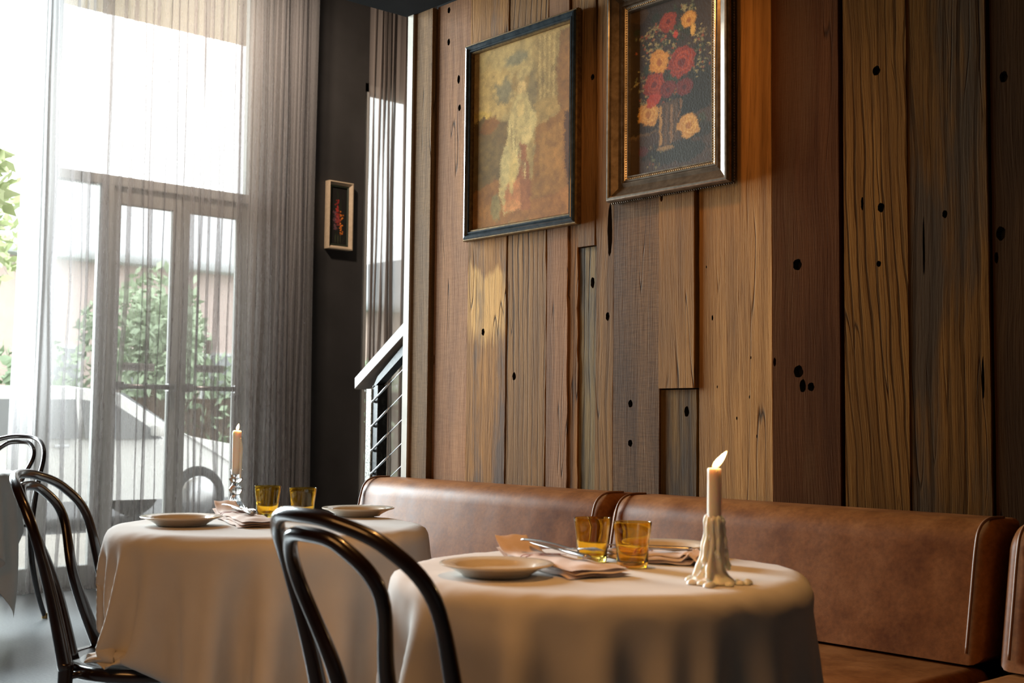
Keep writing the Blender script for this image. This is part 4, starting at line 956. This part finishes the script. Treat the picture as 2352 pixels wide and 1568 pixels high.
tg = make_tumbler('taller looking amber tumbler, left of the pair on the nearer table', (-1.584, 1.600, TNt))
for loc, lab in (((-1.478, 1.592, TNt), 'amber tumbler, right of the pair on the nearer table, in front of its twin'), ((-2.745, 1.615, TLt), 'amber tumbler just right of the crystal candlestick on the middle table'), ((-2.620, 1.640, TLt), 'amber tumbler half hidden behind the chair back on the middle table')):
    c = tg.copy(); COL.objects.link(c); c.location = loc; c['label'] = lab
flame_m = bpy.data.materials.new('candle_flame'); flame_m.use_nodes = True
def flame_setup():
    nt = flame_m.node_tree; b = nt.nodes['Principled BSDF']; L = nt.links; tc = N(nt, 'ShaderNodeTexCoord'); sp = N(nt, 'ShaderNodeSeparateXYZ'); L.new(tc.outputs['Generated'], sp.inputs[0])
    r = ramp(nt, sp.outputs[2], [(0, (1, .25, .03)), (.25, (1, .55, .15)), (.5, (1, .80, .42)), (1, (1, .62, .22))]); b.inputs['Base Color'].default_value = (0, 0, 0, 1)
    L.new(r.outputs[0], b.inputs['Emission Color']); b.inputs['Emission Strength'].default_value = 9.0
flame_setup()
def add_flame(parent, z, lean, length, side):
    prof = [(0, 0), (.0034, .002), (.0062, .007), (.0073, .013), (.0064, .020), (.0040, .027), (.0016, .032), (0, .034)]
    me = lathe(prof, 16); k = length/.034
    for v in me.vertices:
        q = v.co.z/.034; v.co *= k; v.co.x += side[0]*lean*q**1.3; v.co.y += side[1]*lean*q**1.3
    f = obj('flame', me, flame_m, parent); f.location = (0, 0, z)
    w = obj('wick', tube([(0, 0, z-.006), (.0004, 0, z), (side[0]*.002, side[1]*.002, z+.008)], .0008, 6), MAT['wick'], parent)
    d = bpy.data.lights.new('flame_light', 'POINT'); d.energy = .55; d.color = (1, .62, .28); d.shadow_soft_size = .008
    l = bpy.data.objects.new('flame_light', d); COL.objects.link(l); l.parent = parent; l.location = (side[0]*lean*.5, side[1]*lean*.5, z+length+.002)
RIGHT = (.663, .749)
# near candle: taper standing in a mound of melted wax
cd = thing('wax_candle', 'lit ivory candle in a heap of melted wax on the nearer table', 'candle', (-1.255, 1.540, TNt))
nz = np.random.default_rng(4); phs = nz.uniform(0, 6.28, 12)
def taper_mod(r, z, a, i): return r*(1+.03*math.sin(2*a+z*40)+.02*math.sin(5*a+z*25))
obj('candle', lathe([(0, .09), (.0115, .09), (.0113, .12), (.0108, .15), (.0106, .172), (.0108, .1775), (.0098, .1790), (.0075, .1770), (.003, .1755), (0, .1755)], 28, taper_mod), MAT['wax'], cd)
def mound(r, z, a, i):
    f = 0
    for k in range(7): f += max(0, math.cos(a-phs[k]))**9*(.9 if z > .02 else .55)*(.6+.4*math.sin(phs[k]*7+z*60))
    return r*(.82+.30*f) + .0012*math.sin(9*a+z*160)
prof = [(0, .0), (.036, 0), (.038, .0025), (.033, .007), (.0265, .012), (.0205, .019), (.0170, .028), (.0152, .042), (.0148, .060), (.0150, .075), (.0146, .088), (.0150, .096), (.0140, .102), (.0118, .105), (.010, .106), (0, .106)]
obj('melted_wax', lathe(prof, 72, mound), MAT['wax'], cd)
def drip(a, r0, z0, z1, rad, lean=0, run=0):
    P = spline([(r0*math.cos(a), r0*math.sin(a), z0), ((r0+.002)*math.cos(a+.05), (r0+.002)*math.sin(a+.05), z0*.6+z1*.4), ((r0+.004+run*.4)*math.cos(a-.04+lean), (r0+.004+run*.4)*math.sin(a-.04+lean), z0*.2+z1*.8), ((r0+.004+run)*math.cos(a+lean), (r0+.004+run)*math.sin(a+lean), z1)], 5)
    return tube(P, [rad*(.45+.75*i/(len(P)-1)+.22*math.sin(i*1.3+a*5)) if i < len(P)-2 else rad*.75 for i in range(len(P))], 8)
dr = [drip(a, .0142, z0, z1, rad, l, run) for a, z0, z1, rad, l, run in ((.3, .103, .055, .0035, 0, 0), (.9, .100, .02, .004, .1, .006), (1.7, .104, .048, .0038, 0, 0), (2.4, .098, .012, .0042, 0, .012), (3.1, .103, .07, .0034, 0, 0), (3.9, .100, .010, .0045, .1, .014), (4.6, .104, .03, .0040, 0, .004), (5.2, .101, .008, .0046, -.1, .016), (5.8, .103, .04, .0036, 0, 0))]
for _ in range(26):
    a_ = nz.uniform(0, 6.28); z_ = nz.uniform(.015, .103); q_ = nz.uniform(.0025, .0058); rr_ = .0148+.013*max(0, (.03-z_)/.03)
    dr.append(moved(lathe([(0, -q_*1.5), (q_*.7, -q_*.9), (q_, 0), (q_*.7, q_*.9), (0, q_*1.4)], 10), Matrix.Translation((rr_*math.cos(a_), rr_*math.sin(a_), z_))))
obj('wax_drip', join(*dr), MAT['wax'], cd)
bb = []
for k in range(22):
    a = nz.uniform(0, 6.28); r = nz.uniform(.034, .052); s_ = nz.uniform(.005, .010)
    bb.append(moved(lathe([(0, 0), (s_, 0), (s_*.9, s_*.45), (s_*.5, s_*.75), (0, s_*.85)], 12), Matrix.Translation((r*math.cos(a), r*math.sin(a), 0))))
tag(obj('wax_pool', join(*bb), MAT['wax'], cd), kind='stuff')
add_flame(cd, .1765, .020, .030, RIGHT)
# crystal candlestick and its candle
cs = thing('crystal_candlestick', 'clear pressed glass candlestick on the middle table', 'candlestick', (-2.925, 1.625, TLt))
def flute(r, z, a, i): return r*(1+(.10*abs(math.cos(6*a))-.05)*(1 if z < .07 else .5))
obj('foot', lathe([(0, .0), (.036, .0), (.0375, .003), (.034, .008), (.026, .016), (.018, .026), (.012, .038), (.0095, .046), (0, .046)], 48, flute), MAT['crystal'], cs)
obj('stem', lathe([(0, .046), (.0095, .046), (.012, .050), (.0165, .058), (.0165, .064), (.011, .071), (.009, .076), (.0135, .081), (.0175, .086), (.0172, .090), (.013, .092), (0, .092)], 48, flute), MAT['crystal'], cs)
obj('socket', lathe([(0, .092), (.012, .092), (.0135, .094), (.0145, .108), (.0175, .112), (.0180, .114), (.0125, .114), (.0115, .100), (0, .100)], 36), MAT['crystal'], cs)
cl = thing('taper_candle', 'lit ivory taper candle standing in the crystal candlestick', 'candle', (-2.925, 1.625, TLt+.1005))
def tm(r, z, a, i): return r*(1+.02*math.sin(3*a+z*30))
me = lathe([(0, 0), (.0105, 0), (.0108, .02), (.0112, .06), (.0115, .098), (.0120, .106), (.0110, .1125), (.008, .1145), (.003, .112), (0, .112)], 24, tm)
obj('candle', me, MAT['wax'], cl)
P = spline([(.0115, .0035, .095), (.0135, .006, .07), (.0138, .005, .04), (.0150, .004, .012), (.0165, .003, -.012)], 5); obj('wax_drip', tube(P, [.0018+.0022*math.sin(PI*min(1, .15+.8*i/20)) for i in range(len(P))], 8), MAT['wax'], cl)
add_flame(cl, .1135, .004, .019, RIGHT)

# napkins and cutlery
def napkin_mesh(L, Wd, layers, seed, curl=.0, taper=.7, fluff=.0):
    r = np.random.default_rng(seed); vs = []; fs = []; nu, nv = 30, 12
    for k in range(layers):
        z0 = .002+k*.0055; off = r.uniform(-.006, .006); base = len(vs); W2 = Wd*(1-.06*k)
        for sgn in (0, 1):
            for i in range(nu):
                u = i/(nu-1); tp = taper+(1-taper)*u; lift = curl*max(0, .22-u)**2*.7 + fluff*max(0, u-.72)*max(0, math.sin(k*2+u*30))
                for j in range(nv):
                    v = j/(nv-1)-.5; edge = 1-(abs(v)*2)**6*.9
                    x = (u-.5)*L+off*.5; y = v*W2*tp+off+.0025*math.sin(u*17+k*2); th = .0055*edge*min(1, u*14, (1-u)*14)
                    z = z0+(th if sgn else 0)+lift*(1+.25*k)+.0012*math.sin(u*23+j*.9+k)
                    vs.append((x, y, max(z, .0006)))
        nn = nu*nv
        for i in range(nu-1):
            for j in range(nv-1):
                a = base+i*nv+j; b = a+nv; fs.append((a, a+1, b+1, b)); fs.append((a+nn, b+nn, b+nn+1, a+nn+1))
        bd = [base+j for j in range(nv)]+[base+i*nv+nv-1 for i in range(1, nu)]+[base+(nu-1)*nv+j for j in range(nv-2, -1, -1)]+[base+i*nv for i in range(nu-2, 0, -1)]
        for i in range(len(bd)): p, q = bd[i], bd[(i+1) % len(bd)]; fs.append((p, p+nn, q+nn, q))
    return mesh(vs, fs, True)
def napkin(loc, ang, L, Wd, layers, seed, label, **kw):
    t = thing('napkin', label, 'napkin', loc, ang, 'folded blush napkins')
    obj('cloth', napkin_mesh(L, Wd, layers, seed, **kw), MAT['napkin'], t)
    zt = .002+layers*.0055+.0012
    st_ = []
    for u in (.34, .40): 
        x = (u-.5)*L; w2 = Wd*.5*(kw.get('taper', .7)+(1-kw.get('taper', .7))*u)*.93
        st_.append(tube(spline([(x, -w2-.004, zt-.010), (x, -w2+.004, zt-.0015), (x+.001, -w2*.4, zt-.0005), (x, w2*.4, zt-.0005), (x, w2-.004, zt-.002)], 4), .0016, 6, flat=.35))
    obj('stripe', join(*st_), MAT['stripe'], t); return t
def knife(label, loc, ang, pitch=0):
    pts = [(-.105, .0060, .0028), (-.100, .0080, .0034), (-.06, .0072, .0036), (-.03, .0055, .0032), (-.012, .0045, .0028), (-.006, .0078, .0016), (.02, .0092, .0010), (.06, .0095, .0009), (.085, .0080, .0008), (.100, .0045, .0006), (.106, .0012, .0005)]
    vs = []; fs = []; n = 10
    for x, w, h in pts:
        for k in range(n): a = 2*PI*k/n; vs.append((x, w*math.cos(a)+(.0035 if x > .03 else 0)*0, h*math.sin(a)))
    for i in range(len(pts)-1):
        for k in range(n): l = (k+1) % n; fs.append((i*n+k, i*n+l, (i+1)*n+l, (i+1)*n+k))
    fs += [tuple(range(n))[::-1], tuple((len(pts)-1)*n+k for k in range(n))]
    o = obj('table_knife', mesh(vs, fs, True), MAT['cutlery']); o.location = loc; o.rotation_euler = (0, pitch, ang); return tag(o, label, 'knife', 'steel table knives')
def fork(label, loc, ang, pitch=0):
    H = tube(spline([(-.10, 0, .001), (-.06, 0, .003), (-.01, 0, .002), (.03, 0, -.001), (.046, 0, .000)], 5), [.0052-.0022*min(1, i/12) for i in range(21)], 8, flat=.5)
    B = mesh([(.042, -.003, -.0008), (.052, -.0115, .0), (.066, -.0120, .0012), (.066, .0120, .0012), (.052, .0115, 0), (.042, .003, -.0008)]+[(.042, -.003, .001), (.052, -.0115, .0016), (.066, -.0120, .0028), (.066, .0120, .0028), (.052, .0115, .0016), (.042, .003, .001)],
             [(0, 5, 4, 1), (1, 4, 3, 2), (6, 7, 10, 11), (7, 8, 9, 10), (0, 1, 7, 6), (1, 2, 8, 7), (2, 3, 9, 8), (3, 4, 10, 9), (4, 5, 11, 10), (5, 0, 6, 11)])
    tn = [tube(spline([(.064, y, .002), (.082, y*1.03, .0042), (.104, y*.95, .0030)], 4), [.0016, .0016, .0016, .0016, .0015, .0014, .0013, .0011, .0006], 6) for y in (-.0100, -.0034, .0034, .0100)]
    o = obj('table_fork', join(H, B, *tn), MAT['cutlery']); o.location = loc; o.rotation_euler = (0, pitch, ang); return tag(o, label, 'fork', 'steel table forks')
def ang_of(a, b): return math.atan2(b[1]-a[1], b[0]-a[0])
aN = ang_of((-1.70, 1.505), (-1.41, 1.435))
napkin((-1.552, 1.478, TNt), aN, .30, .120, 3, 1, 'blush folded napkin under knife and fork on the nearer table, beside the front plate', curl=.6, taper=.62)
zc = TNt+.0245
knife('steel knife lying on the napkin on the nearer table', (-1.560, 1.492, zc+.006), aN+PI-.03, -.03)
fork('steel fork lying across the knife on the nearer table', (-1.545, 1.480, zc+.013), aN+.16, .02)
napkin((-1.505, 1.690, TNt), ang_of((-1.60, 1.655), (-1.44, 1.73)), .20, .085, 3, 4, 'crumpled blush napkin between the amber glasses and the wax candle', curl=.1, taper=.8, fluff=.09)
knife('steel knife on the crumpled napkin behind the amber glasses', (-1.545, 1.672, TNt+.0265), ang_of((-1.60, 1.655), (-1.44, 1.73))+PI, 0)
aL = ang_of((-2.86, 1.55), (-2.50, 1.45))
napkin((-2.665, 1.497, TLt), aL, .36, .105, 3, 7, 'blush folded napkin with red stripe on the middle table', curl=.5, taper=.6)
knife('steel knife on the striped napkin of the middle table', (-2.690, 1.515, TLt+.0255), aL+PI, -.02)
fork('steel fork with tines to the right on the striped napkin of the middle table', (-2.675, 1.492, TLt+.0305), aL+.10, .02)
